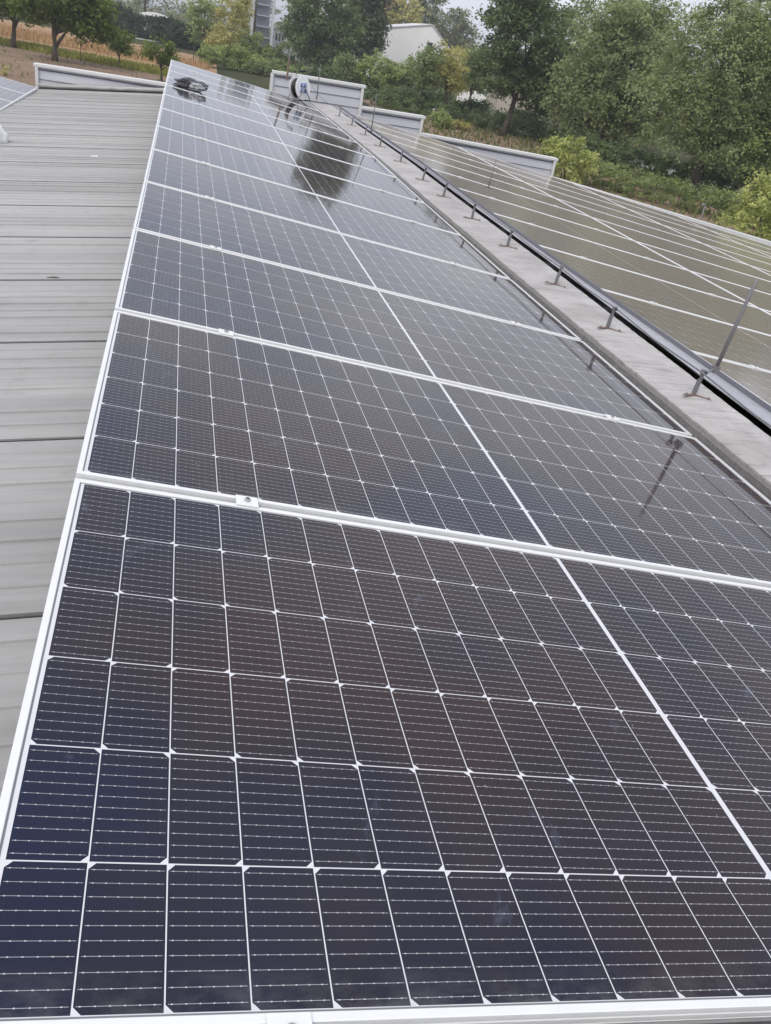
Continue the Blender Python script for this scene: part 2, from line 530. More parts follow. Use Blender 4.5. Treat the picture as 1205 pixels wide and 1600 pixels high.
# slabs of concrete laid end to end with fine open joints
cuts = [YB, -1.2, 1.9, 4.33, 7.6, 10.7, 13.2, 15.3]
for q in range(len(cuts) - 1):
    strip('ridge_slab', MT['concrete'], 2.290, 2.645, -.42, -.28, cuts[q] + .004, cuts[q + 1] - .004, 60, .003, 5 + q, s1=1)
strip('mortar_bed', MT['mortar'], 2.262, 2.2885, -.46, -.290, n=420, jag=.0045, seed=9)
strip('ridge_flashing', MT['flashing'], 2.718, 2.776, -.288, -.2845, n=60, s0=1)
strip('frame_side_shade', MT['frame_shade'], 2.7775, 2.7815, -.30, -.2615, n=60)  # added dark strip, paints the shade on the array's frame side
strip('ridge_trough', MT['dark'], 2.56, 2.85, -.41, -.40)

# walls under the roof
m = MB()
m.box(-9.0, 15.0, YE - .12, YE, G, -1.6)
m.box(-9.0, -8.88, YB, YE - .12, G, -1.4)
m.box(14.88, 15.0, YB, YE - .12, G, -2.1)
m.box(-9.0, 15.0, YB - .12, YB, G, -1.6)
kid(m.build('wall', MT['render']))

# stepped gable parapet: wall sheet + cap + end trim for every step
def parapet(X0, X1, Zt, Zb, endtrim=True, side=1, drop_=0.):
    w_ = MB().box(X0, X1, YE + .003, YE + .10, Zb, Zt - .05)
    wall = kid(w_.build('parapet', MT['parapet']))
    def shear(o):
        for v in o.data.vertices:
            if v.co.z > Zb + .05: v.co.z -= drop_ * (v.co.x - X0) / (X1 - X0)
    shear(wall)
    def sub(o):
        o.parent = wall
        shear(o)
        return o
    c = MB().box(X0 - .02, X1 + .03, YE - .05, YE + .15, Zt - .05, Zt)
    bevel(sub(c.build('cap_flashing', MT['cap'])), .006)
    # horizontal sheet laps
    l = MB()
    z = Zt - .075
    first = True
    while z > Zb:
        l.box(X0 + .03, X1 - .03, YE - .009, YE + .001, z - (.02 if first else .007), z)
        z -= .15; first = False
    sub(l.build('sheet_lap', MT['seam']))
    if endtrim:
        xe = X1 if side > 0 else X0
        e = MB().box(xe - (.05 if side > 0 else -.0) , xe + (.0 if side > 0 else .05), YE - .045, YE + .14, Zb, Zt - .052)
        bevel(sub(e.build('end_trim', MT['cap'])), .005)
    return wall
parapet(-2.16, 1.70, -.255, -1.7, True, -1)
parapet(1.70, 3.30, .20, -1.7, True, 1)
parapet(3.30, 4.46, -.14, -1.7, True, 1)
parapet(4.46, 7.19, -.425, -1.9, True, 1, .085)
parapet(-6.0, -2.16, -.70, -1.9, False)
# left edge of the tall step
kid(MB().box(1.66, 1.70, YE - .045, YE + .14, -.255, .15).build('end_trim', MT['cap']))
# sloping verge trim right of the steps, and the rounded capping along the foot of the left wall
m = MB()
m.add([(X, y, z) for X, z in ((7.2, -.845), (12.7, -1.535), (15.0, -1.86)) for y, z in ((15.72, z - .22), (15.72, z), (16.12, z), (16.12, z - .22))],
      [(0, 4, 5, 1), (1, 5, 6, 2), (2, 6, 7, 3), (4, 8, 9, 5), (5, 9, 10, 6), (6, 10, 11, 7), (0, 1, 2, 3), (8, 11, 10, 9)])
kid(m.build('verge_trim', MT['cap']))
m = MB()
rnd = random.Random(8)
m.tube([(X, YE - .06 + rnd.uniform(-.008, .008), -.405 + .105 * X + .045 + rnd.uniform(-.007, .007)) for X in np.linspace(-2.1, .6, 22)], .04, 8)
kid(m.build('wall_capping', MT['sheet'], smooth=True))

# ------------------------------------------------------------------ solar panels
W, H, PITCH = 2.279, 1.134, 1.159
def frame_mesh():
    prof = [(0, -.0008), (.0012, 0), (.0105, 0), (.0115, -.001), (.0115, -.006), (.010, -.0065), (.003, -.0065), (.003, -.033),
            (.026, -.033), (.026, -.035), (.0, -.035), (.0, -.026), (.0012, -.0255), (.0012, -.0225), (.0, -.022), (.0, -.0145),
            (.0012, -.014), (.0012, -.011), (0, -.0105)]
    m = MB(); n = len(prof); vs = []
    for sx, sy in ((0, 0), (1, 0), (1, 1), (0, 1)):
        for d, z in prof:
            vs.append((d if sx == 0 else W - d, d if sy == 0 else H - d, z))
    fs = []
    for c in range(4):
        c2 = (c + 1) % 4
        for i in range(n):
            j = (i + 1) % n
            fs.append((c * n + i, c2 * n + i, c2 * n + j, c * n + j))
    m.add(vs, fs)
    return m.mesh('panel_frame')
FRAME = frame_mesh(); FRAME.materials.append(MT['alu'])
def lam_mesh():
    m = MB(); m.box(.0035, W - .0035, .0035, H - .0035, -.0062, -.0026)
    return m.mesh('laminate')
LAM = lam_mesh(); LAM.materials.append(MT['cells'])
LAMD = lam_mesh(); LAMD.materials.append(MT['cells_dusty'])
JBM = MB().box(1.10, 1.18, .55, .60, -.026, -.0065).mesh('junction_box'); JBM.materials.append(MT['black'])

def plane_matrix(org, v_dir, su=1., sv=1.):
    u = Vector((math.cos(A8), 0, -math.sin(A8)))
    v = Vector(v_dir).normalized()
    n = u.cross(v).normalized()
    u = v.cross(n)
    Mx = Matrix.Identity(4)
    for i in range(3):
        Mx[i][0], Mx[i][1], Mx[i][2], Mx[i][3] = u[i] * su, v[i] * sv, n[i], org[i]
    return Mx

def make_panel(label, group, org, v_dir, su=1., sv=1., jb=False, lam=None):
    e = empty('solar_module', mat=plane_matrix(org, v_dir, su, sv))
    tag(e, label, 'solar panel', group)
    link_mesh('frame', FRAME, None, e)
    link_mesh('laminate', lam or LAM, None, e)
    if jb: link_mesh('junction_box', JBM, None, e)
    return e

ORD = ['zeroth', 'first', 'second', 'third', 'fourth', 'fifth', 'sixth', 'seventh', 'eighth', 'ninth', 'tenth', 'eleventh', 'twelfth', 'thirteenth', 'fourteenth', 'fifteenth', 'sixteenth']
NP = 13
main_group = 'solar panels in the near single row'
for k in range(0, NP + 1):
    y0 = (k - 1) * PITCH
    org = (0, y0, zc(y0)); d = (0, H, zc(y0 + H) - zc(y0))
    if k == 0: lab = 'solar panel under the camera, only its far edge in view below the front clamp'
    elif k == 1: lab = 'largest solar panel, filling the bottom of the view above the front clamp'
    elif k == 11: lab = 'solar panel third from the gable in the near row, beyond the dark bundle'
    elif k == NP: lab = 'last solar panel of the near row, carrying the white cable reel'
    elif k == NP - 1: lab = 'last but one solar panel of the near row, before the cable reel'
    else: lab = '%s solar panel of the near row counting from the bottom of the view' % ORD[k]
    make_panel(lab, main_group, org, d, jb=True)

# mounting rails in the gaps (along u), seen as grey grooved metal between the white frames
def rail_mesh():
    m = MB()
    m.box(.004, W - .004, -.0105, .0105, -.060, -.030)
    for a, b in ((-.0105, -.0065), (-.002, .002), (.0065, .0105)):
        m.box(.004, W - .004, a, b, -.030, -.0235)
    return m.mesh('mounting_rail')
RAILM = rail_mesh(); RAILM.materials.append(MT['rail'])
def clamp_meshes():
    c = MB(); c.box(-.025, .025, -.0215, .0215, .0006, .0046)
    c.box(-.025, .025, -.0055, .0055, -.012, .0006)
    b = MB(); b.tube([(0, 0, .0046), (0, 0, .0100), (0, 0, .0108)], [.0068, .0068, .0058], 14)
    b2 = MB(); b2.tube([(0, 0, .0109), (0, 0, .0112)], [.0035, .0035], 6)
    return c.mesh('clamp_plate'), b.mesh('bolt'), b2.mesh('socket')
CM, BM_, SM_ = clamp_meshes()
CM.materials.append(MT['clamp']); BM_.materials.append(MT['bolt']); SM_.materials.append(MT['black'])
def make_clamp(label, group, mat):
    e = empty('panel_clamp', mat=mat)
    tag(e, label, 'clamp', group)
    bevel(link_mesh('clamp_plate', CM, None, e), .0012)
    b = link_mesh('bolt', BM_, None, e)
    link_mesh('socket', SM_, None, b)
    return e
for k in range(0, NP):
    y = k * PITCH - (PITCH - H) / 2
    e = empty('mounting_channel', mat=plane_matrix((0, y, zc(y)), (0, 1, zc(y + .5) - zc(y - .5))))
    if k == 0: lab = 'grooved grey aluminium rail along the bottom edge of the view under the closest panel'
    else: lab = 'grooved grey aluminium rail in the gap behind the %s panel of the near row' % ORD[k]
    tag(e, lab, 'mounting rail', 'rails in the gaps of the near row')
    link_mesh('grooved_bar', RAILM, None, e)
    # struts down to the roof
    for uu in (.25, 1.3):
        top = Vector((uu * math.cos(A8), 0, -uu * math.sin(A8) - .06))
        Xr = top.x; zr = (-.405 + .105 * Xr if Xr < .25 else -.379 - .045 * (Xr - .25)) - zc(y)
        so_ = MB().box(Xr - .02, Xr + .02, -.02, .02, zr, top.z).build('strut', MT['rail'], e)
        so_.matrix_parent_inverse = e.matrix_world.inverted() @ Matrix.Translation((0, y, zc(y)))
    for uu, side in ((.362, 'left'), (1.885, 'right')):
        uu2 = .337 if k == 0 and side == 'left' else uu
        p = Vector((uu2 * math.cos(A8), y, zc(y) - uu2 * math.sin(A8)))
        if k == 0:
            lab = 'white clamp with a round bolt at the bottom edge of the view' if side == 'left' else 'clamp on the bottom rail outside the right edge of the view'
            if side == 'right': continue
        else:
            lab = 'white clamp %s of the gap behind the near row\'s %s panel' % ('at the roof end' if side == 'left' else 'at the ridge end', ORD[k])
        make_clamp(lab, 'clamps on the near row', plane_matrix(p, (0, 1, zc(y + .5) - zc(y - .5))))

# right array: five rows of panels on the slope, seen edge-on beyond the ridge
def proj(P):
    X = _Rw @ (np.array(P) - np.array(CAM))
    if X[2] < .05: return None
    return 602.5 + 1328.33 * X[0] / X[2], 800 + 1328.33 * X[1] / X[2]
def seen(pts):
    q = [proj(p) for p in pts]
    q = [a for a in q if a]
    if not q: return False
    xs = [a[0] for a in q]; ys_ = [a[1] for a in q]
    return max(xs) > -250 and min(xs) < 2100 and max(ys_) > 0 and min(ys_) < 1750
rowX = [2.785, 4.850, 7.125, 9.40, 11.675, 13.95]
vlines = [5.60 + 1.152 * k for k in range(-6, 9)]
rown = ['first', 'second', 'third', 'fourth', 'fifth']
def zs2(y): return .55 * zc(y)
def surf2(X, y): return .13 - T8 * X + zs2(y)
for r in range(5):
    X0, X1 = rowX[r], rowX[r + 1] - .022
    su = (X1 - X0) / (W * math.cos(A8))
    n = 0
    for k in reversed(range(len(vlines) - 1)):
        y0, y1 = vlines[k] + .011, vlines[k + 1] - .011
        n += 1
        if not seen([(X, y, surf2(X, y)) for X in (X0, X1, (X0 + X1) / 2) for y in (y0, y1, (y0 + y1) / 2)]): continue
        org = (X0, y0, surf2(X0, y0)); d = (0, y1 - y0, zs2(y1) - zs2(y0))
        lab = 'solar panel beyond the concrete ridge, %s row out, %s from the far gable' % (rown[r], ORD[n])
        make_panel(lab, 'solar panels on the slope right of the ridge', org, d, su, (y1 - y0) / H, lam=LAMD)
        if r == 0 and k > 3:
            for fr, side in ((.2, 'beside the ridge'), (.78, 'towards the second row')):
                X = X0 + fr * (X1 - X0); y = vlines[k]
                make_clamp('small clamp %s below the %s panel from the gable, beyond the ridge' % (side, ORD[n]),
                           'clamps on the right slope', plane_matrix((X, y, surf2(X, y)), (0, 1, .01)))
# rails under the right array
for r in range(5):
    for fr, side in ((.25, 'inner'), (.75, 'outer')):
        X = rowX[r] + fr * 2.2
        m = MB()
        for y in np.linspace(YB, 14.7, 14)[:-1]:
            y2 = y + (14.7 - YB) / 13
            z0, z1 = surf2(X, y) - .042, surf2(X, y2) - .042
            m.add([(X - .02, y, z0 - .05), (X + .02, y, z0 - .05), (X + .02, y, z0), (X - .02, y, z0), (X - .02, y2, z1 - .05), (X + .02, y2, z1 - .05), (X + .02, y2, z1), (X - .02, y2, z1)],
                  [(0, 1, 5, 4), (1, 2, 6, 5), (2, 3, 7, 6), (3, 0, 4, 7)])
        tag(m.build('mounting_channel', MT['rail']), '%s lengthwise rail under the %s row of panels beyond the concrete ridge' % (side, rown[r]), 'mounting rail', 'rails under the right slope panels')

# far left array: tilted like the near row
UL = -2.07
def surf3(X, y): return -1.03 - T8 * X + zc(y)
n = 0
for k in range(5):
    y1 = 15.55 - k * 1.155; y0 = y1 - H
    X0 = UL - W * math.cos(A8)
    lab = 'solar panel of the short row across the grey roof, %s from its far end' % ORD[k + 1]
    if not seen([(UL, y0, surf3(UL, y0)), (UL, y1, surf3(UL, y1)), (-2.3, y0, surf3(-2.3, y0)), (-2.3, y1, surf3(-2.3, y1))]): continue
    make_panel(lab, 'solar panels of the left row', (X0, y0, surf3(X0, y0)), (0, H, zc(y1) - zc(y0)), jb=True)
for k in range(6):
    y = 15.55 - k * 1.155 + .010
    m = MB()
    for X in (-2.3, -4.1):
        m.box(X - .02, X + .02, y - .02, y + .02, -.405 + .105 * X, surf3(X, y) - .05)
    m.box(-4.2, -2.2, y - .015, y + .015, -.405 - .105 * 4.2, -.405 - .105 * 4.2 + .03)
    tag(m.build('panel_strut', MT['rail']), 'aluminium struts under the short row across the grey roof, %s from its far end' % ORD[k + 1], 'strut', 'struts under the left row')

# ------------------------------------------------------------------ lightning protection on the ridge
def holder():
    e = empty('conductor_holder')
    f = MB()
    # two splayed feet of bent strip
    for ang, L in ((200, .085), (318, .080)):
        a = R(ang); d = Vector((math.cos(a), math.sin(a), 0)); n_ = Vector((-d.y, d.x, 0)) * .0075
        p0 = Vector((0, 0, .002)); p1 = d * L + Vector((0, 0, .002))
        f.add([p0 - n_, p0 + n_, p1 + n_, p1 - n_] + [v + Vector((0, 0, .004)) for v in (p0 - n_, p0 + n_, p1 + n_, p1 - n_)],
              [(3, 2, 1, 0), (4, 5, 6, 7), (0, 1, 5, 4), (1, 2, 6, 5), (2, 3, 7, 6), (3, 0, 4, 7)])
    f.build('foot', MT['rusty'], e)
    for ang, L in ((200, .068), (318, .064)):
        a = R(ang)
        MB().tube([(math.cos(a) * L, math.sin(a) * L, .006), (math.cos(a) * L, math.sin(a) * L, .013)], .0055, 6).build('anchor_bolt', MT['galv'], e)
    u = MB()
    u.add([(-.009, -.002, .004), (.009, -.002, .004), (.009, .003, .004), (-.009, .003, .004), (-.007, -.002, .104), (.007, -.002, .104), (.007, .003, .104), (-.007, .003, .104)],
          [(3, 2, 1, 0), (4, 5, 6, 7), (0, 1, 5, 4), (1, 2, 6, 5), (2, 3, 7, 6), (3, 0, 4, 7)])
    u.box(-.0095, -.007, -.010, .010, .006, .075)
    u.build('upright', MT['galv'], e)
    c = MB(); c.box(-.011, .011, -.010, .011, .100, .122)
    bevel(c.build('wire_clip', MT['galv'], e), .003)
    s = MB(); s.tube([(0, -.013, .110), (0, -.019, .110)], .0055, 6)
    s.build('clip_screw', MT['black'], e)
    return e
hold_y = [1.78, 2.69, 3.62, 4.48, 5.45, 6.37, 7.26, 8.05, 9.13, 10.32, 11.35, 12.4, 13.45]
proto = holder()
rnd = random.Random(5)
for i, y in enumerate(hold_y):
    o = proto if i == 0 else copy_tree(proto)
    o.location = (2.505 + dxr(y) + rnd.uniform(-.012, .012), y, -.28 + zs(y))
    o.rotation_euler = (0, R(rnd.uniform(3, 7)), R(rnd.uniform(-8, 8)))
    if i == 0: lab = 'conductor holder on the concrete strip just outside the right edge of the view'
    else: lab = 'rusty conductor holder on the concrete ridge, %s from the edge of the view' % ORD[i]
    tag(o, lab, 'bracket', 'lightning wire holders along the ridge')

wire = MB()
pts = []
for i, y in enumerate(hold_y):
    o_x = 2.513 + dxr(y)
    pts.append((o_x, y, -.28 + zs(y) + .110))
    if i < len(hold_y) - 1:
        ym = (y + hold_y[i + 1]) / 2
        pts.append((o_x, ym, -.28 + zs(ym) + .104))
pts = [(2.44, -2, -.17)] + pts + [(2.40, 14.5, -.06), (2.35, 15.7, .05)]
wire.tube(pts, .004, 6)
tag(wire.build('lightning_wire', MT['galv'], smooth=True), 'thin grey lightning wire clipped along the holders above the concrete strip', 'wire')

def rod(name, base, top, r0, r1, label, mat='galv', rusty=None, arm=None):
    e = empty(name, base)
    tag(e, label, 'lightning rod', 'lightning rods standing on the roof')
    b = Vector(base); t = Vector(top) - b
    MB().tube([(0, 0, 0), t * .5, t * .97, t], [r0, (r0 + r1) / 2, r1, r1 * .3], 8).build('spike', MT[mat], e, True)
    if rusty: MB().tube([t * .0, t * rusty], [r0 * 1.25, r0 * 1.2], 8).build('sleeve', MT['rusty'], e)
    if arm:
        a = Vector(arm) - b
        MB().tube([(0, 0, .01), a * .5 + Vector((0, 0, .0)), a], .005, 6).build('arm', MT['galv'], e)
    MB().box(-.014, .014, -.014, .014, -.012, .02).build('base_clip', MT['galv'], e)
    return e
rod('lightning_rod', (2.566, 2.75, -.167), (2.611, 2.75, .248), .0095, .0075, 'thick grey lightning rod fixed by an arm to the largest conductor holder', arm=(2.46, 2.69, -.172))
rod('lightning_rod', (3.42, 8.75, surf2(3.42, 8.75)), (3.45, 8.75, surf2(3.42, 8.75) + .30), .006, .004, 'thin short lightning rod standing among the right slope panels')
rod('lightning_rod', (2.50, 10.9, -.085), (2.508, 10.9, .345), .007, .005, 'thin lightning rod at the ridge in front of the second parapet step')
rod('lightning_rod', (2.278, 14.5, -.041), (2.281, 14.5, .459), .009, .006, 'lightning rod just right of the cable reel in front of the tallest parapet')
rod('lightning_rod', (1.921, 15.85, .10), (1.935, 15.85, .595), .014, .011, 'rust sleeved lightning rod behind the cable reel on the tallest parapet', rusty=.62)

# ------------------------------------------------------------------ cable reel at the far end of the near row
def reel():
    c = Vector((2.03, 14.78, 0)); c.z = zc(14.78) - 2.03 * T8 + .188
    nrm = Vector((.66, -.74, .12)).normalized()      # towards the viewer's right
    e = empty('cable_reel', (c.x, c.y, zc(14.78) - 2.03 * T8))
    tag(e, 'white cable reel wound with black cable at the far end of the near row', 'cable reel')
    base = Vector((c.x, c.y, e.location.z))
    def disc(off, r, th, name, mat, parent=e, hole=None):
        a = c + nrm * off - base; b = a + nrm * th
        o = MB().tube([a, a + (b - a) * .15, a + (b - a) * .85, b], [r * .97, r, r, r * .97], 40).build(name, mat, parent)
        return o
    disc(-.085, .175, .012, 'rear_flange', MT['whiteplastic'])
    disc(.055, .175, .012, 'front_flange', MT['whiteplastic'])
    # wound cable: ridged drum
    pts, rs = [], []
    for i in range(61):
        t = -.073 + .128 * i / 60
        pts.append(c + nrm * t - base); rs.append(.132 + .0075 * abs(math.sin(i / 60 * math.pi * 8)))
    MB().tube(pts, rs, 36).build('wound_cable', MT['black'], e, True)
    hub = disc(.0675, .088, .006, 'socket_plate', MT['whiteplastic'])
    up = (Vector((0, 0, 1)) - nrm * nrm.z).normalized(); sd_ = nrm.cross(up)
    for i in range(4):
        t = R(45 + 90 * i)
        p = c + nrm * .0735 + (up * math.sin(t) + sd_ * math.cos(t)) * .056 - base
        s = MB().tube([p, p + nrm * .018, p + nrm * .026], [.035, .035, .028], 20).build('socket', MT['blueplastic'], e)
        MB().tube([p + nrm * .0262, p + nrm * .030], [.022, .020], 16).build('socket_lid', MT['greywall'], s)
    # tubular stand and handle
    L = lambda a, b_, h: c + nrm * a + sd_ * b_ + Vector((0, 0, h)) - base
    m = MB()
    m.tube([L(-.13, -.15, -.178), L(.13, -.15, -.178)], .009, 8)
    m.tube([L(-.13, .15, -.178), L(.13, .15, -.178)], .009, 8)
    for s_ in (-.125, .112):
        m.tube([L(s_, -.15, -.178), L(s_, 0, .0), L(s_, .15, -.178)], .009, 8)
    m.build('stand', MT['galv'], e)
    m = MB(); m.tube([L(-.125, 0, 0), L(-.135, -.03, .20), L(-.09, -.06, .245), L(.03, -.06, .245)], .008, 8)
    m.build('handle', MT['galv'], e)
    m = MB(); m.tube([L(-.09, -.06, .245), L(.035, -.06, .246)], .016, 10); m.build('grip', MT['black'], e)
reel()

# ------------------------------------------------------------------ crumpled dark bundle on the panels
def bundle():
    k = NT('dark_glossy_cloth'); p = k.geo(); a = k.noise(p, 14, 5, .6)
    k.set(Base_Color=k.ramp(a, (.35, (.045, .044, .055)), (.7, (.15, .145, .17))), Roughness=.32); k.bump(a, .6, .02)
    k2 = NT('clear_grey_plastic'); a2 = k2.noise(k2.geo(), 18, 5, .6)
    k2.set(Base_Color=k2.ramp(a2, (.3, (.20, .20, .21)), (.7, (.62, .62, .64))), Roughness=.2); k2.bump(a2, .7, .02)
    x0, y0 = .285, 10.78
    z0 = zc(y0) - x0 * T8
    e = empty('crumpled_jacket', (x0, y0, z0))
    tag(e, 'crumpled dark cloth bundle with shiny plastic lying on the panels at the far left', 'bundle')
    def blob(name, c, r, seed, mat, amp=.35, rot=0):
        bm = bmesh.new(); bmesh.ops.create_icosphere(bm, subdivisions=5, radius=1)
        from mathutils import noise
        for v in bm.verts:
            d = v.co.copy()
            n1 = noise.noise(d * 1.7 + Vector((seed, 0, 0))); n2 = abs(noise.noise(d * 4.1 + Vector((0, seed, 0)))); n3 = abs(noise.noise(d * 9 + Vector((0, 0, seed))))
            f = 1 + amp * n1 - amp * 1.1 * n2 - amp * .4 * n3 + .15
            q = Vector((d.x * r[0], d.y * r[1], d.z * r[2])) * f
            q = Matrix.Rotation(rot, 3, 'Z') @ q + Vector(c)
            floor = -T8 * q.x + .004
            if q.z < floor: q.z = floor + .0005 * (seed % 3)
            v.co = q
        me = bpy.data.meshes.new(name); bm.to_mesh(me); bm.free()
        o = link_mesh(name, me, mat, e, True)
        return o
    e.scale = (.78, .78, .72)
    blob('cloth', (-.07, .04, .07), (.165, .12, .075), 3.1, k.m, .5, .2)
    blob('sleeve', (.10, .07, .055), (.14, .09, .065), 7.7, k.m, .5, -.5)
    blob('plastic_wrap', (.075, -.06, .045), (.115, .075, .055), 12.3, k2.m, .4, -.35)
    blob('fold', (-.13, -.03, .03), (.10, .08, .045), 21.9, k.m, .5, .6)
    # a stiff strap sticking up
    MB().tube([(-.01, .10, .09), (0.02, .10, .15), (.05, .09, .10), (.11, .06, .06)], [.012, .010, .012, .01], 8).build('strap', k.m, e, True)
bundle()

# ------------------------------------------------------------------ small things on the left roof
def roof_z(X): return -.405 + .105 * X
def tub():
    e = empty('plastic_bag', (-1.655, 9.35, roof_z(-1.655)))
    tag(e, 'white rounded plastic bag on the grey roof at the left edge of the view', 'bag')
    from mathutils import noise
    bm = bmesh.new(); bmesh.ops.create_icosphere(bm, subdivisions=4, radius=1)
    for v in bm.verts:
        d = v.co.copy(); f = 1 + .12 * noise.noise(d * 2.2) - .10 * abs(noise.noise(d * 5))
        v.co = Vector((d.x * .16, d.y * .13, max(-.3, d.z) * .15)) * f + Vector((0, 0, .045))
    me = bpy.data.meshes.new('body'); bm.to_mesh(me); bm.free()
    link_mesh('body', me, MT['whiteplastic'], e, True)
    MB().tube([(0, 0, .17), (.02, 0, .22), (.05, .01, .24)], [.03, .018, .03], 10).build('knot', MT['whiteplastic'], e, True)
tub()
e = MB().tube([(-.465, 4.19, roof_z(-.465) + .011), (-.43, 4.20, roof_z(-.43) + .010), (-.40, 4.19, roof_z(-.40) + .010)], [.0015, .004, .0015], 6)
tag(e.build('twig', MT['wood']), 'small dark twig lying on the grey corrugated roof', 'twig')
e = MB().add([(-.63, 8.50, roof_z(-.63) + .010), (-.57, 8.49, roof_z(-.57) + .009), (-.565, 8.54, roof_z(-.565) + .012), (-.625, 8.55, roof_z(-.625) + .010)], [(0, 1, 2, 3)])
o = e.build('paper_scrap', MT['whiteplastic'])
o.modifiers.new('thick', 'SOLIDIFY').thickness = .003
tag(o, 'small white scrap lying on the grey corrugated roof', 'scrap')
# hooked pipe at the right verge
e = empty('vent_pipe', (10.745, 16.16, -1.35)); tag(e, 'thin grey pipe with a hooked top at the right roof edge', 'pipe')
hp = [(0, 0, -.3), (-.01, 0, .335)] + [(-.01 - .03 + .03 * math.cos(t), 0, .335 + .045 * math.sin(t)) for t in np.linspace(0, math.pi * 1.05, 8)]
MB().tube(hp, .016, 10).build('bent_tube', MT['galv'], e, True)
MB().box(-.04, .04, -.04, .04, -.32, -.28).build('collar', MT['galv'], e)

# ------------------------------------------------------------------ vegetation
def leaf_cloud(ell, nclump, per, clump_r, size, seed, flat=.35, shell=.5, stretch=1.0, droop=0.0):
    """leaf faces gathered in clumps through the volume of a few ellipsoids"""
    g = np.random.default_rng(seed)
    vol = np.array([e[3] * e[4] * e[5] for e in ell]); vol = vol ** (2 / 3.); vol /= vol.sum()
    which = g.choice(len(ell), nclump, p=vol)
    E = np.array(ell, float)[which]
    d = g.normal(size=(nclump, 3)); d /= np.linalg.norm(d, axis=1)[:, None]
    rad = shell + (1 - shell) * g.random(nclump) ** .6
    rad *= 1 + .10 * g.normal(size=nclump)
    cen = E[:, :3] + d * E[:, 3:] * rad[:, None]
    cnt = np.maximum(6, (per * g.uniform(.35, 1.5, nclump)).astype(int))
    idx = np.repeat(np.arange(nclump), cnt)
    N = len(idx)
    cr = clump_r * g.uniform(.6, 1.35, nclump)
    off = g.normal(size=(N, 3)) * .55
    off[:, 2] *= .62 * stretch
    P = cen[idx] + off * cr[idx][:, None]
    P[:, 2] -= droop * (off[:, 0] ** 2 + off[:, 1] ** 2) * cr[idx]
    nrm = g.normal(size=(N, 3)); nrm[:, 2] = np.abs(nrm[:, 2]) + flat
    nrm += .5 * d[idx]
    nrm /= np.linalg.norm(nrm, axis=1)[:, None]
    t = g.normal(size=(N, 3)); t -= nrm * (t * nrm).sum(1)[:, None]; t /= np.linalg.norm(t, axis=1)[:, None]
    b = np.cross(nrm, t)
    s = size * g.uniform(.6, 1.35, N)[:, None]
    q = np.stack([P + t * s, P + b * s * .55 + t * s * .1, P - t * s * .9, P - b * s * .55], 1)
    return q.reshape(-1, 3), N, cen

def cloud_mesh(name, co, N, mat):
    me = bpy.data.meshes.new(name)
    me.vertices.add(4 * N); me.loops.add(4 * N); me.polygons.add(N)
    me.vertices.foreach_set('co', co.astype(np.float32).ravel())
    me.loops.foreach_set('vertex_index', np.arange(4 * N, dtype=np.int32))
    me.polygons.foreach_set('loop_start', np.arange(0, 4 * N, 4, dtype=np.int32))
    me.polygons.foreach_set('loop_total', np.full(N, 4, dtype=np.int32))
    me.materials.append(mat)
    me.update(calc_edges=True)
    return me

def branchy(m, h, r, cen, seed, lean=(0, 0), nl=9, fork=.35):
    rnd = random.Random(seed)
    top = Vector((lean[0], lean[1], h))
    pts = [Vector((0, 0, -.1))]
    for i in range(1, 6):
        t = i / 5
        pts.append(Vector((lean[0] * t + rnd.uniform(-.04, .04) * h * .3, lean[1] * t + rnd.uniform(-.04, .04) * h * .3, h * t)))
    m.tube(pts, [r * 1.25] + [r * (1 - .8 * i / 5) for i in range(1, 6)], 8)
    sel = list(range(len(cen))); rnd.shuffle(sel)
    for k in sel[:nl]:
        t = rnd.uniform(fork, .85)
        i = min(4, int(t * 5)); a = pts[i].lerp(pts[i + 1], t * 5 - i)
        b = Vector(cen[k])
        mid = a.lerp(b, .5) + Vector((0, 0, rnd.uniform(0, .12) * h))
        rr = r * (1 - .8 * t) * .75
        m.tube([a, a.lerp(mid, .5) + Vector((rnd.uniform(-.03, .03) * h, rnd.uniform(-.03, .03) * h, 0)), mid, b], [rr, rr * .8, rr * .55, rr * .2], 6)

def tree(name, label, cat, x, y, ell, leaf, trunk_h, trunk_r, nclump=90, per=55, clump_r=.6, size=.14, seed=1, lean=(0, 0), group=None, limbs=9, shell=.45, fork=.35, droop=0., stretch=1., z=G, tilt=None):
    e = empty(name, (x, y, z))
    tag(e, label, cat, group)
    co, N, cen = leaf_cloud(ell, nclump, per, clump_r, size, seed, shell=shell, droop=droop, stretch=stretch)
    link_mesh('crown', cloud_mesh('crown', co, N, LF[leaf]), None, e)
    if trunk_h:
        m = MB(); branchy(m, trunk_h, trunk_r, cen, seed, lean, limbs, fork)
        m.build('trunk', MT['bark'], e, True)
    return e

def bush(name, label, cat, x, y, ell, leaf, nclump, per, clump_r, size, seed, group=None, shell=.35):
    e = empty(name, (x, y, G)); tag(e, label, cat, group)
    co, N, cen = leaf_cloud(ell, nclump, per, clump_r, size, seed, shell=shell)
    co[:, 2] = np.maximum(co[:, 2], .02)
    link_mesh('foliage', cloud_mesh('foliage', co, N, LF[leaf]), None, e)
    m = MB(); rnd = random.Random(seed)
    for i in range(6):
        c = cen[rnd.randrange(len(cen))]
        m.tube([(rnd.uniform(-.1, .1), rnd.uniform(-.1, .1), -.05), (c[0] * .4, c[1] * .4, c[2] * .6), tuple(c)], [.035, .025, .01], 5)
    m.build('stem', MT['bark'], e)
    return e

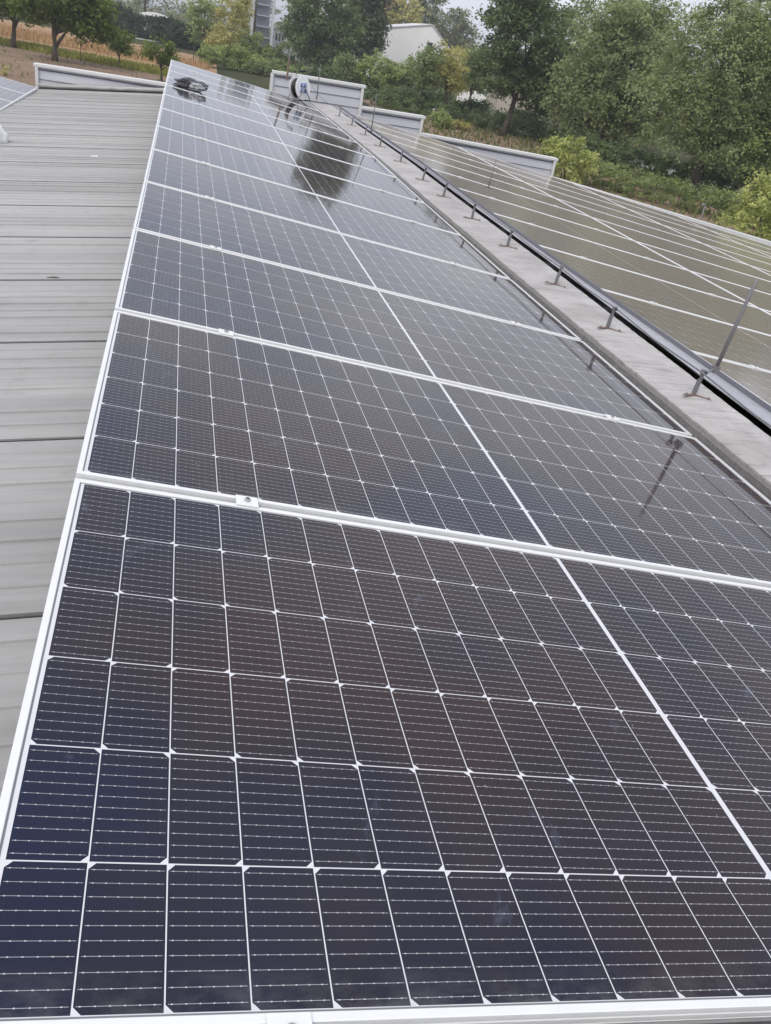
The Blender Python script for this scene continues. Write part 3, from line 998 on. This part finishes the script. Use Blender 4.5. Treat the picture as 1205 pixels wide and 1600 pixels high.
# orchard on the bare soil (far side of the left field)
og = 'orchard trees on the bare soil'
tree('fruit_tree', 'bushy fruit tree with a forked trunk cut by the upper corner of the view', 'tree', -12.8, 79.9,
     [(-.6, 0, 4.2, 2.7, 2.3, 2.0), (1.0, 0, 3.2, 1.6, 1.4, 1.1), (-1.6, 0, 3.0, 1.6, 1.5, 1.2)], 'orchard', 2.8, .22, 150, 75, .62, .15, 11, (.2, 0), og)
tree('fruit_tree', 'broad leafy fruit tree, the biggest on the bare soil, with a short dark trunk', 'tree', -8.8, 72.2,
     [(.5, 0, 4.4, 2.8, 2.4, 2.0), (2.2, 0, 3.2, 1.9, 1.7, 1.5), (-1.2, 0, 3.5, 1.7, 1.4, 1.2), (3.0, .2, 2.4, 1.1, 1.1, .9)], 'orchard', 2.6, .23, 240, 78, .58, .14, 12, (.1, 0), og, fork=.3)
tree('fruit_tree', 'young fruit tree with a thin trunk standing on the green verge', 'tree', -4.7, 77.8,
     [(0, 0, 1.75, 1.05, 1.0, .75), (.3, 0, 1.3, .8, .8, .45)], 'orchard', 1.4, .07, 36, 55, .34, .11, 13, (0, 0), og)
tree('fruit_tree', 'small leaning fruit tree just behind the top corner of the near panels', 'tree', -1.2, 67.9,
     [(-.3, 0, 2.0, 1.1, 1.0, .75), (.3, 0, 1.5, .8, .8, .5)], 'orchard', 1.7, .08, 40, 55, .34, .10, 14, (-.2, 0), og)
tree('sapling', 'spindly sapling beside the biggest fruit tree', 'tree', -7.4, 76.0,
     [(0, 0, 1.6, .35, .35, .8)], 'yellow', 1.6, .03, 10, 24, .22, .09, 15)
bush('flowering_plant', 'tiny yellow green plant on the brown soil at the left edge', 'plant', -9.3, 55.1, [(0, 0, .28, .2, .2, .28)], 'yellow', 9, 26, .12, .05, 16)

# clipped dark shrubs in a row beyond the stubble
hg = 'dark rounded shrubs beyond the stubble field'
hl = ['big dark blue green rounded shrub beside the broad fruit tree', 'dark rounded shrub under the pale roof, second from the broad fruit tree', 'dark rounded shrub, third from the broad fruit tree', 'last dark rounded shrub of the row, next to the pale green bushes']
for i, (x, y, rx, h) in enumerate(((-9.2, 150, 3.2, 3.6), (-5.0, 147, 2.9, 3.2), (-2.0, 141, 2.6, 3.2), (.7, 134, 2.7, 3.1))):
    bush('round_shrub', hl[i], 'shrub', x, y, [(0, 0, h * .48, rx, 2.6, h * .5)], 'hedge', 130, 50, .5, .17, 30 + i, hg, .75)
m = MB()
for t in np.linspace(0, math.pi, 12)[:-1]: pass
e = empty('pale_shed', (-4.6, 158, G)); tag(e, 'pale rounded roof showing above the dark rounded shrubs', 'shed')
m = MB(); m.prism([(3.0 * math.cos(t), 2.2 + 1.25 * math.sin(t)) for t in np.linspace(0, math.pi, 14)], (1, 0, 0), (0, 0, 1), (0, 1, 0), (0, 0, 0), 5); m.build('roof', MT['render'], e)
m = MB(); m.box(-2.9, 2.9, .1, 4.9, 0, 2.2); m.build('wall', MT['greywall'], e)

# pale bushes and trees between the field and the frame building
tree('bushy_tree', 'tall pale green bushy tree beside the last dark rounded shrub', 'tree', 2.6, 128,
     [(0, 0, 4.2, 2.6, 2.4, 3.4), (1.0, 0, 2.2, 2.2, 2, 1.8)], 'bush', 5, .16, 110, 55, .6, .17, 41, shell=.35)
tree('bushy_tree', 'tall yellowish bushy tree in front of the concrete frame building', 'tree', 5.0, 109,
     [(0, 0, 4.4, 1.7, 1.7, 3.2), (-.6, 0, 2.2, 1.9, 1.8, 1.6), (.9, 0, 5.8, 1.0, 1.0, 2.0)], 'yellow', 5, .14, 110, 50, .55, .15, 42, shell=.35)
tree('bushy_tree', 'slim reddish yellow tree touching the concrete columns', 'tree', 6.9, 118,
     [(0, 0, 5.2, .9, .9, 3.0)], 'yellow', 6, .1, 50, 40, .5, .14, 43, shell=.2)
bush('leafy_bush', 'green bush right behind the far edge of the near panels', 'bush', 5.0, 99, [(0, 0, 1.3, 2.1, 1.8, 1.3), (2.2, 0, .9, 1.6, 1.4, .9)], 'bush', 95, 48, .48, .13, 44)
bush('leafy_bush', 'low dark green bush below the concrete frame building', 'bush', 8.6, 97, [(0, 0, .8, 2.0, 1.5, .9), (2.0, 0, .7, 1.7, 1.4, .8)], 'mid', 80, 48, .45, .13, 45)
bush('leafy_bush', 'pale low bush beside the wooden fence posts', 'bush', 2.6, 97, [(0, 0, 1.0, 1.3, 1.2, 1.0)], 'bush', 40, 45, .42, .13, 46)
bush('leafy_bush', 'brownish undergrowth behind the cable reel and tallest parapet', 'bush', 12.8, 101, [(0, 0, .7, 2.6, 1.3, .8), (2.4, 0, .9, 1.8, 1.4, .9)], 'dark', 80, 45, .45, .13, 47)

# fence posts in the stubble
for i, (x, y, h) in enumerate(((-2.9, 112, 1.8), (1.2, 103, 1.7), (2.4, 101, 1.75))):
    e = empty('fence_post', (x, y, G))
    tag(e, ['fence post standing alone in the stubble', 'fence post beside the small leaning fruit tree', 'fence post next to the pale low bush'][i], 'post', 'wooden fence posts')
    MB().tube([(0, 0, -.2), (.02, 0, h)], [.06, .05], 7).build('shaft', MT['wood'], e)
    MB().box(-.06, .10, -.06, .06, h, h + .03).build('head', MT['wood'], e)
e = empty('utility_pole', (9.1, 130, G)); tag(e, 'dark wooden utility pole in front of the concrete columns', 'pole')
MB().tube([(0, 0, -.3), (.05, 0, 6), (.1, 0, 11)], [.17, .15, .12], 9).build('shaft', MT['wood'], e, True)
MB().box(-.9, 1.1, -.07, .07, 10.2, 10.35).build('crossarm', MT['wood'], e)
e = empty('utility_pole', (-6.2, 165, G)); tag(e, 'dark utility pole above the row of dark rounded shrubs', 'pole')
MB().tube([(0, 0, -.3), (.05, 0, 6), (.1, 0, 11)], [.2, .18, .15], 9).build('shaft', MT['wood'], e, True)
MB().box(-1, 1.2, -.07, .07, 10.2, 10.35).build('crossarm', MT['wood'], e)

# unfinished concrete frame with floors
e = empty('concrete_frame_building', (11.0, 150, G)); tag(e, 'tall open concrete frame with two pale columns and stacked floors', 'building')
for x, wd, d in ((-2.35, .75, .0), (-1.05, .80, .2), (2.2, .35, .0), (4.3, .22, -2)):
    MB().box(x - wd / 2, x + wd / 2, d - .4, d + .4, -.2, 14 if x < 3 else 5.0).build('column', MT['concrete_post'], e)
for i in range(9):
    z = 1.2 + 1.45 * i
    MB().box(-.64, 2.02, .6, 3.0, z, z + .16).build('floor_slab', MT['greywall'], e)
    for q in range(7):
        pass
m = MB(); m.box(-.6, 2.0, 3.0, 3.2, 0, 14); m.build('rear_wall', MT['greywall'], e)
m = MB(); m.box(2.6, 7.6, 2.0, 6.0, 0, 4.6); m.build('annex', MT['greywall'], e)
m = MB()
for q in range(6): m.box(3.0 + q * .5, 3.25 + q * .5, 1.955, 2.0 - .003, 2.6, 3.6)
m.build('window_strip', MT['window'], e)

# big dark tree and poplar behind the tallest parapet
tree('broadleaf_tree', 'big dark green tree behind the cable reel with its trunk at the parapet', 'tree', 15.1, 110.1,
     [(0, 0, 7.2, 3.6, 3.2, 3.6), (-1.6, 0, 4.0, 2.6, 2.2, 2.2), (2.4, 0, 5.2, 2.6, 2.4, 3.0), (.6, 0, 2.4, 2.2, 2.0, 1.3)], 'dark', 6, .3, 260, 60, .75, .19, 51, limbs=12, shell=.4)
tree('broadleaf_tree', 'brownish green tree between the big dark tree and the poplar', 'tree', 19.3, 118,
     [(0, 0, 5.8, 2.6, 2.4, 3.2)], 'mid', 5, .22, 110, 55, .7, .18, 52)
tree('poplar_tree', 'very tall dark poplar column in front of the white gabled house', 'tree', 22.1, 118,
     [(0, 0, 9.5, 3.0, 2.8, 6.5), (.6, 0, 14.8, 3.0, 2.8, 5.4), (-.2, 0, 5.2, 2.4, 2.2, 3.2), (-1.2, 0, 17.6, 1.7, 1.8, 2.4), (2.0, 0, 17.2, 1.8, 1.8, 2.6)], 'poplar', 13, .42, 560, 60, .72, .20, 53, limbs=14, shell=.4, stretch=1.9)

tree('broadleaf_tree', 'mid green tree filling the space between the concrete columns and the big dark tree', 'tree', 16.6, 138,
     [(0, 0, 6.2, 2.6, 2.4, 4.2), (-1.0, 0, 3.4, 2.0, 2.0, 2.4), (2.0, 0, 4.2, 2.0, 2.0, 2.6)], 'mid', 6, .22, 130, 52, .75, .2, 54)
# white gabled house and the red roofed one behind
e = empty('gabled_house', (30.5, 130, G)); tag(e, 'white gabled house with one small dark window among the trees', 'house')
poly = [(-5.6, 0), (-5.6, 5.0), (-4.4, 6.45), (2.6, 7.9), (5.9, 5.1), (6.6, 3.4), (6.6, 0)]
MB().prism(poly, (1, 0, 0), (0, 0, 1), (0, 1, 0), (0, 0, 0), 11).build('wall', MT['render'], e)
MB().prism([(-4.5, 6.46), (2.6, 7.94), (2.6, 8.06), (-4.6, 6.58)], (1, 0, 0), (0, 0, 1), (0, 1, 0), (0, -.12, 0), 11.2).build('roof', MT['cap'], e)
MB().prism([(2.6, 7.94), (6.0, 5.06), (6.08, 5.18), (2.6, 8.06)], (1, 0, 0), (0, 0, 1), (0, 1, 0), (0, -.12, 0), 11.2).build('roof', MT['cap'], e)
wn_ = MB().box(2.25, 3.05, -.04, .1, 4.55, 5.85).build('window', MT['window'], e)
MB().box(2.15, 3.15, -.06, -.003, 4.43, 4.55).build('sill', MT['cap'], wn_)
e = empty('red_roofed_house', (34.0, 172, G)); tag(e, 'house with a red tiled roof rising behind the white gabled house', 'house')
MB().box(-5, 4, 0, 9, 0, 10.4).build('wall', MT['greywall'], e)
MB().prism([(-5.6, 10.4), (4.5, 10.4), (1.9, 13.4), (-3.2, 13.4)], (1, 0, 0), (0, 0, 1), (0, 1, 0), (0, -.4, 0), 9.8).build('roof', MT['redtile'], e)
MB().box(.8, 1.8, -.03, .05, 8.2, 9.6).build('window', MT['window'], e)

# trees behind the houses
fg = 'bluish trees far behind the houses'
tree('far_tree', 'yellow green tree between the red roof and the white gable', 'tree', 38.5, 170, [(0, 0, 8.6, 3.2, 3, 4.0)], 'yellow', 8, .3, 80, 45, 1.0, .3, 61)
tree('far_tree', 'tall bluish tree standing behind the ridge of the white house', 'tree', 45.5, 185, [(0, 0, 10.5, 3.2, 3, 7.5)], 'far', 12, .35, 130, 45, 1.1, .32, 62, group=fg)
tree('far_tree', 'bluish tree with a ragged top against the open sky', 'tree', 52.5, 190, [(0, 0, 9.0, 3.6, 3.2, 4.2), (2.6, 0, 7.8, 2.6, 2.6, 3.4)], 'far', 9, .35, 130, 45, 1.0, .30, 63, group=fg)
tree('far_tree', 'dark tall tree rising behind the red roof', 'tree', 39.5, 205, [(0, 0, 13.5, 4.0, 3.5, 7)], 'poplar', 14, .4, 150, 45, 1.2, .34, 64)

# bushes in front of the house
bg_ = 'leafy bushes below the white gabled house'
bl = ['bright green bush right behind the end of the tallest parapet', 'green bush hiding the foot of the white gabled house', 'olive bush below the window of the white house', 'ragged reedy bush beside the big dark tree trunk']
for i, (x, y, ell, leaf) in enumerate(((20.6, 104, [(0, 0, 1.8, 2.6, 2.2, 1.9), (1.6, 0, 1.3, 2.2, 1.8, 1.3)], 'bush'), (24.4, 104, [(0, 0, 1.7, 2.6, 2.2, 1.9), (-1.2, 0, 1.4, 2.0, 1.8, 1.4)], 'bush'),
                                      (27.2, 102, [(0, 0, 1.6, 2.4, 2.2, 1.7), (1.4, 0, 1.3, 2.0, 1.8, 1.4)], 'mid'), (17.6, 104, [(0, 0, 1.5, 1.3, 1.2, 1.6)], 'mid'))):
    bush('leafy_bush', bl[i], 'bush', x, y, ell, leaf, 130, 55, .5, .15, 70 + i, bg_)
tree('yellow_tree', 'thin yellowing tree beside the white gabled house', 'tree', 26.5, 92, [(.5, 0, 3.9, 2.0, 1.8, 1.7), (.9, 0, 2.8, 1.9, 1.8, 1.3)], 'yellow', 4, .12, 110, 45, .5, .13, 81, shell=.3)

# thin wood in front of the pale wall
e = empty('garden_wall', (32, 108, G)); tag(e, 'long pale wall glinting through the thin trunks behind the second parapet step', 'wall')
MB().box(-4.5, 9, 0, .3, 0, 1.8).build('face', MT['render'], e)
MB().box(-4.6, 9.1, -.05, .35, 1.8, 1.9).build('coping', MT['cap'], e)
e = empty('beige_hut', (34.2, 92, G)); tag(e, 'beige wall of a hut glimpsed beside the leaning grey trunk', 'hut')
MB().box(-2.6, 2.6, 0, 4, 0, 3.0).build('wall', MT['beige'], e)
MB().prism([(-2.9, 3.0), (2.9, 3.0), (0, 4.0)], (1, 0, 0), (0, 0, 1), (0, 1, 0), (0, -.3, 0), 4.6).build('roof', MT['redtile'], e)

tg = 'slim trees of the thin wood'
tl = ['slim crooked tree behind the second parapet step, first of the thin wood', 'slim tree in the middle of the thin wood behind the second parapet step', 'slim tree of the thin wood beside the big tree with the leaning trunk']
for i, (x, y, ln) in enumerate(((19.6, 77, .3), (22.0, 77, -.3), (24.4, 79, .4))):
    tree('slim_tree', tl[i], 'tree', x, y, [(ln, 0, 3.9 + .3 * i, 1.7, 1.7, 1.5), (ln * .5, .3, 2.9, 1.9, 1.6, .9)], ['mid', 'yellow', 'mid'][i], 3.6, .11, 75, 46, .5, .13, 90 + i, (ln, 0), tg, limbs=9, shell=.3, fork=.45)
for i, (x, y, rx) in enumerate(((17.6, 79, 2.2), (21.0, 81, 2.6), (25.2, 80, 2.4), (28.2, 76, 2.2))):
    bush('dark_undergrowth', ['dark undergrowth behind the end of the tallest parapet', 'dark undergrowth at the foot of the thin wood', 'dark undergrowth left of the leaning grey trunk', 'dark undergrowth below the beige hut wall'][i], 'undergrowth',
         x, y, [(0, 0, .7, rx, 1.3, .8), (.8, .2, 1.0, rx * .6, 1.0, .8)], 'dark', 75, 48, .42, .12, 100 + i, 'dark undergrowth below the trees')
bush('yellow_shrub', 'light green shrub just past the end of the second parapet step', 'shrub', 18.6, 65.1, [(0, 0, .55, .95, .8, .6)], 'bush', 40, 45, .28, .09, 105)
bush('yellow_shrub', 'small yellowish shrub on the bare soil by the second parapet step', 'shrub', 20.3, 66.5, [(0, 0, .3, .9, .6, .3)], 'yellow', 26, 40, .22, .08, 106)

# large trees beyond the right slope
rg = 'large trees beyond the sloping panels'
tree('shade_tree', 'dark tree with a leaning grey trunk beside the beige hut wall', 'tree', 23.7, 66.1,
     [(.6, 0, 6.6, 3.4, 3.0, 3.4), (-1.0, 0, 8.0, 2.4, 2.2, 2.6), (2.4, 0, 4.2, 2.4, 2.2, 2.3), (-1.4, 0, 4.6, 2.0, 1.8, 2.0), (3.4, .5, 2.6, 1.6, 1.6, 1.3)], 'dark', 7, .26, 460, 70, .58, .125, 111, (.9, 0), rg, limbs=13, shell=.35)
tree('shade_tree', 'wide olive green tree with drooping boughs beyond the widest parapet step', 'tree', 29.2, 60.5,
     [(0, 0, 6.2, 4.4, 3.6, 3.6), (-2.2, -.6, 3.8, 3.0, 2.6, 2.4), (2.4, 0, 3.8, 2.9, 2.4, 2.4), (.3, 0, 8.6, 3.2, 2.8, 2.2), (0, -1.2, 2.6, 2.6, 1.6, 1.3)], 'locust', 7, .30, 680, 70, .58, .118, 112, (0, 0), rg, limbs=14, shell=.4, droop=.4)
tree('shade_tree', 'biggest grey green tree with a stout forked trunk above the clipped hedge', 'tree', 28.4, 45.6,
     [(-.4, 0, 6.6, 3.9, 3.4, 3.2), (-2.4, 0, 4.6, 2.7, 2.4, 2.4), (2.2, 0, 4.5, 2.8, 2.4, 2.6), (.2, -.8, 3.3, 2.9, 2.2, 1.5), (.6, 0, 8.5, 3.2, 2.8, 2.0)], 'locust', 6.5, .30, 760, 74, .50, .092, 113, (-.2, 0), rg, limbs=14, shell=.4, droop=.4)
tree('shade_tree', 'bright green tree cut by the right edge of the view', 'tree', 33.4, 44.2,
     [(0, 0, 5.2, 3.4, 3.0, 3.4), (-1.8, 0, 3.0, 2.2, 2.0, 2.0), (.5, 0, 7.8, 3.0, 2.6, 2.2), (-.4, -1, 2.0, 2.0, 1.6, 1.4)], 'bush', 6, .24, 520, 70, .50, .095, 114, (0, 0), rg, limbs=12, shell=.4)
tree('shade_tree', 'dim green tree filling the gap behind the widest olive tree', 'tree', 36.8, 76,
     [(0, 0, 6.8, 4.8, 3.6, 4.6), (-3, 0, 4.2, 3.2, 2.6, 3.0), (3, 0, 5, 3.4, 2.6, 3.4)], 'mid', 7, .3, 260, 60, .8, .2, 115, (0, 0), rg, limbs=12)
tree('shade_tree', 'dim green tree behind the biggest grey green tree', 'tree', 43.0, 62,
     [(0, 0, 6.2, 4.6, 3.6, 4.0), (-3, 0, 4.4, 3.0, 2.6, 2.6)], 'mid', 7, .3, 240, 60, .8, .2, 116, (0, 0), rg, limbs=12)
tree('shade_tree', 'tree just outside the right edge of the view, reflected in the sloping panels', 'tree', 40.5, 47,
     [(0, 0, 5.2, 4.0, 3.4, 3.4), (2, 0, 4, 2.6, 2.4, 2.2)], 'mid', 6, .28, 220, 60, .7, .18, 117, (0, 0), rg, limbs=10)

tree('shade_tree', 'dull olive tree rising between the dark leaning tree and the widest olive tree', 'tree', 31.0, 74,
     [(0, 0, 6.4, 3.4, 3.0, 4.4), (1.5, 0, 4.0, 2.6, 2.4, 2.6), (-1.6, 0, 3.4, 2.2, 2.0, 2.2)], 'mid', 7, .26, 260, 60, .7, .16, 118, (0, 0), rg, limbs=11)
tree('shade_tree', 'leafy tree between the biggest tree and the one cut by the view edge', 'tree', 34.6, 53,
     [(0, 0, 5.6, 3.4, 3.0, 4.0), (-1.5, 0, 3.4, 2.6, 2.2, 2.2)], 'locust', 7, .26, 300, 64, .6, .13, 119, (0, 0), rg, limbs=11)
# hedge, shrubs and undergrowth by the right roof edge
def hedge_row(name, label, cat, pts, h, wd, leaf, seed, per=50, size=.06, cr=.2, dens=16):
    ell = []
    for (x0, y0), (x1, y1) in zip(pts[:-1], pts[1:]):
        L = math.hypot(x1 - x0, y1 - y0); n = max(2, int(L / (wd * .7)))
        for i in range(n):
            t = i / n
            ell.append((x0 + (x1 - x0) * t - pts[0][0], y0 + (y1 - y0) * t - pts[0][1], h * .5, wd * .55, wd * .55, h * .52))
    e = empty(name, (*pts[0], G)); tag(e, label, cat)
    co, N, cen = leaf_cloud(ell, int(len(ell) * dens), per, cr, size, seed, shell=.65)
    co[:, 2] = np.maximum(co[:, 2], .02)
    link_mesh('foliage', cloud_mesh('foliage', co, N, LF[leaf]), None, e)
    m = MB()
    for q in ell: m.tube([(q[0], q[1], -.05), (q[0] + .05, q[1], h * .7)], [.03, .015], 5)
    m.build('stem', MT['bark'], e)
hedge_row('clipped_hedge', 'long low clipped grey green hedge along the sloping roof edge', 'hedge', [(20.4, 43.5), (22.6, 39.6), (24.8, 36.2), (26.6, 33.8)], 1.3, 1.5, 'mid', 121, dens=30)
hedge_row('dark_hedge', 'shadowy dark hedge behind the tree trunks and below the pale path', 'hedge', [(25.5, 58.5), (28.0, 52.5), (31.3, 46.5), (35, 41)], 1.5, 1.8, 'dark', 122, size=.09, cr=.3, dens=26)
bush('lime_shrub', 'round lime green shrub at the end of the widest parapet step', 'shrub', 18.9, 41.8, [(0, 0, 1.1, 1.2, 1.1, 1.1), (-.9, .4, 1.0, .8, .8, 1.1)], 'lime', 110, 55, .30, .075, 123)
bush('lime_shrub', 'tall yellow green shrub at the right edge of the view behind the roof', 'shrub', 21.6, 29.0, [(0, 0, 1.3, 1.7, 1.4, 1.2), (.9, 0, 1.7, 1.4, 1.2, 1.3)], 'lime', 150, 60, .32, .075, 124)
bush('rusty_shrub', 'rusty leaved shrub between the clipped hedge and the bright green tree', 'shrub', 28.9, 37.2, [(0, 0, 1.2, 1.0, .9, 1.1)], 'yellow', 50, 48, .3, .08, 125)

hedge_row('dark_hedge', 'dense dark undergrowth closing the bare soil behind the second parapet step', 'undergrowth', [(16.5, 76), (20.5, 74.5), (24.6, 71), (28.3, 63.5)], 1.25, 1.7, 'dark', 126, size=.10, cr=.32)
bush('leafy_bush', 'mid green bush hiding the foot of the concrete columns', 'bush', 7.2, 112, [(0, 0, 1.9, 2.2, 2.0, 2.0), (1.6, 0, 1.2, 1.8, 1.6, 1.2)], 'bush', 110, 52, .5, .14, 127)
bush('leafy_bush', 'pale green bush between the wooden utility pole and the big dark tree', 'bush', 10.6, 112, [(0, 0, 1.4, 2.0, 1.8, 1.5), (1.4, 0, 1.0, 1.6, 1.6, 1.0)], 'mid', 90, 52, .5, .14, 128)
hedge_row('low_shrubs', 'low leafy shrubs scattered between the lime shrub and the dark hedge', 'shrubs', [(22.5, 49), (25.0, 46.0), (27.5, 41.5), (29.5, 36.5)], .8, 1.5, 'bush', 131, size=.08, cr=.28, dens=12)
# distant belt of woodland
g = np.random.default_rng(7)
ell = []
for az in np.arange(-16, 52, 1.3):
    D = 250 + g.uniform(-20, 40); h = g.uniform(5.5, 8.5) * (.75 if 14.2 < az < 17 else 1)
    ell.append((D * math.sin(R(az)), D * math.cos(R(az)), h * .5, g.uniform(4, 6.5), 4, h * .55))
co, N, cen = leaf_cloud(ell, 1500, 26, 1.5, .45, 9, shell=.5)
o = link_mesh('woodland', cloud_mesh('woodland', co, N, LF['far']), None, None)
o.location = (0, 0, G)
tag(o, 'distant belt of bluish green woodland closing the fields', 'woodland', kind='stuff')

# dry standing corn in the stubble and grass tufts on the verge
def blades(name, label, cat, poly, n, h, wd, mat, seed, bend=.3):
    g = np.random.default_rng(seed)
    P = np.array(poly, float); tri = [(0, i, i + 1) for i in range(1, len(P) - 1)]
    ar = np.array([abs(np.cross(P[b] - P[a], P[c] - P[a])) for a, b, c in tri]); ar /= ar.sum()
    k = g.choice(len(tri), n, p=ar); T = np.array(tri)[k]
    a, b = g.random(n), g.random(n); f = a + b > 1; a[f], b[f] = 1 - a[f], 1 - b[f]
    xy = P[T[:, 0]] + (P[T[:, 1]] - P[T[:, 0]]) * a[:, None] + (P[T[:, 2]] - P[T[:, 0]]) * b[:, None]
    th = g.random(n) * math.pi; hh = h * g.uniform(.5, 1.2, n)
    dx = np.stack([np.cos(th), np.sin(th)], 1) * wd
    bd = g.normal(size=(n, 2)) * bend * hh[:, None]
    q = np.zeros((n, 4, 3))
    q[:, 0, :2] = xy - dx; q[:, 1, :2] = xy + dx; q[:, 2, :2] = xy + bd + dx * .4; q[:, 3, :2] = xy + bd - dx * .4
    q[:, 2, 2] = hh; q[:, 3, 2] = hh; q[:, :, 2] += G
    o = link_mesh(name, cloud_mesh(name, q.reshape(-1, 3), n, mat))
    tag(o, label, cat, kind='stuff')
corn = leaf_material('dry_corn_leaves', (.32, .19, .095), (.44, .28, .14), (.54, .40, .22), .4, .25)
vg = leaf_material('verge_grass_leaves', (.14, .17, .035), (.26, .26, .055), (.36, .33, .10), .5, .3)
blades('dry_corn', 'strips of dry tan corn standing behind the green verge', 'corn', [(-40, 106), (-14.0, 93), (-5.9, 90), (2.0, 88), (3.0, 97), (-6, 100), (-14, 104), (-40, 118)], 6500, .55, .06, corn, 3)
wd = leaf_material('weed_leaves', (.09, .115, .035), (.15, .175, .06), (.24, .24, .10), .5, .3)
blades('weeds', 'patchy green weeds and dry grass over the bare soil beyond the parapet steps', 'weeds', [(13, 44), (24, 34), (31, 58), (28, 80), (17, 80)], 2600, .28, .07, wd, 6)
blades('weeds', 'sparse weeds sprouting on the brown orchard soil', 'weeds', [(-40, 60), (3, 40), (2.5, 73), (-13.4, 80.5), (-40, 95)], 1500, .16, .05, wd, 8)
blades('tall_grass', 'yellow green grass of the verge along the bare soil', 'grass', [(-40, 95), (-13.4, 80.5), (-5.6, 76), (2.5, 73), (3.0, 79), (-5.9, 81.5), (-14.0, 86), (-40, 101)], 9000, .35, .06, vg, 4)

# ------------------------------------------------------------------ thin damp air
hz = NT('haze_air')
hz.t.nodes.remove(hz.b)
pv = hz.n('ShaderNodeVolumePrincipled')
pv.inputs['Color'].default_value = (.90, .92, .95, 1)
pv.inputs['Density'].default_value = .0007
pv.inputs['Anisotropy'].default_value = .2
hz.lk(pv.outputs[0], hz.t.nodes['Material Output'].inputs['Volume'])
tag(MB().box(-1600, 1600, -400, 2500, G - 1, 24).build('haze', hz.m), 'thin pale air over the roof and the fields', 'haze', kind='stuff')
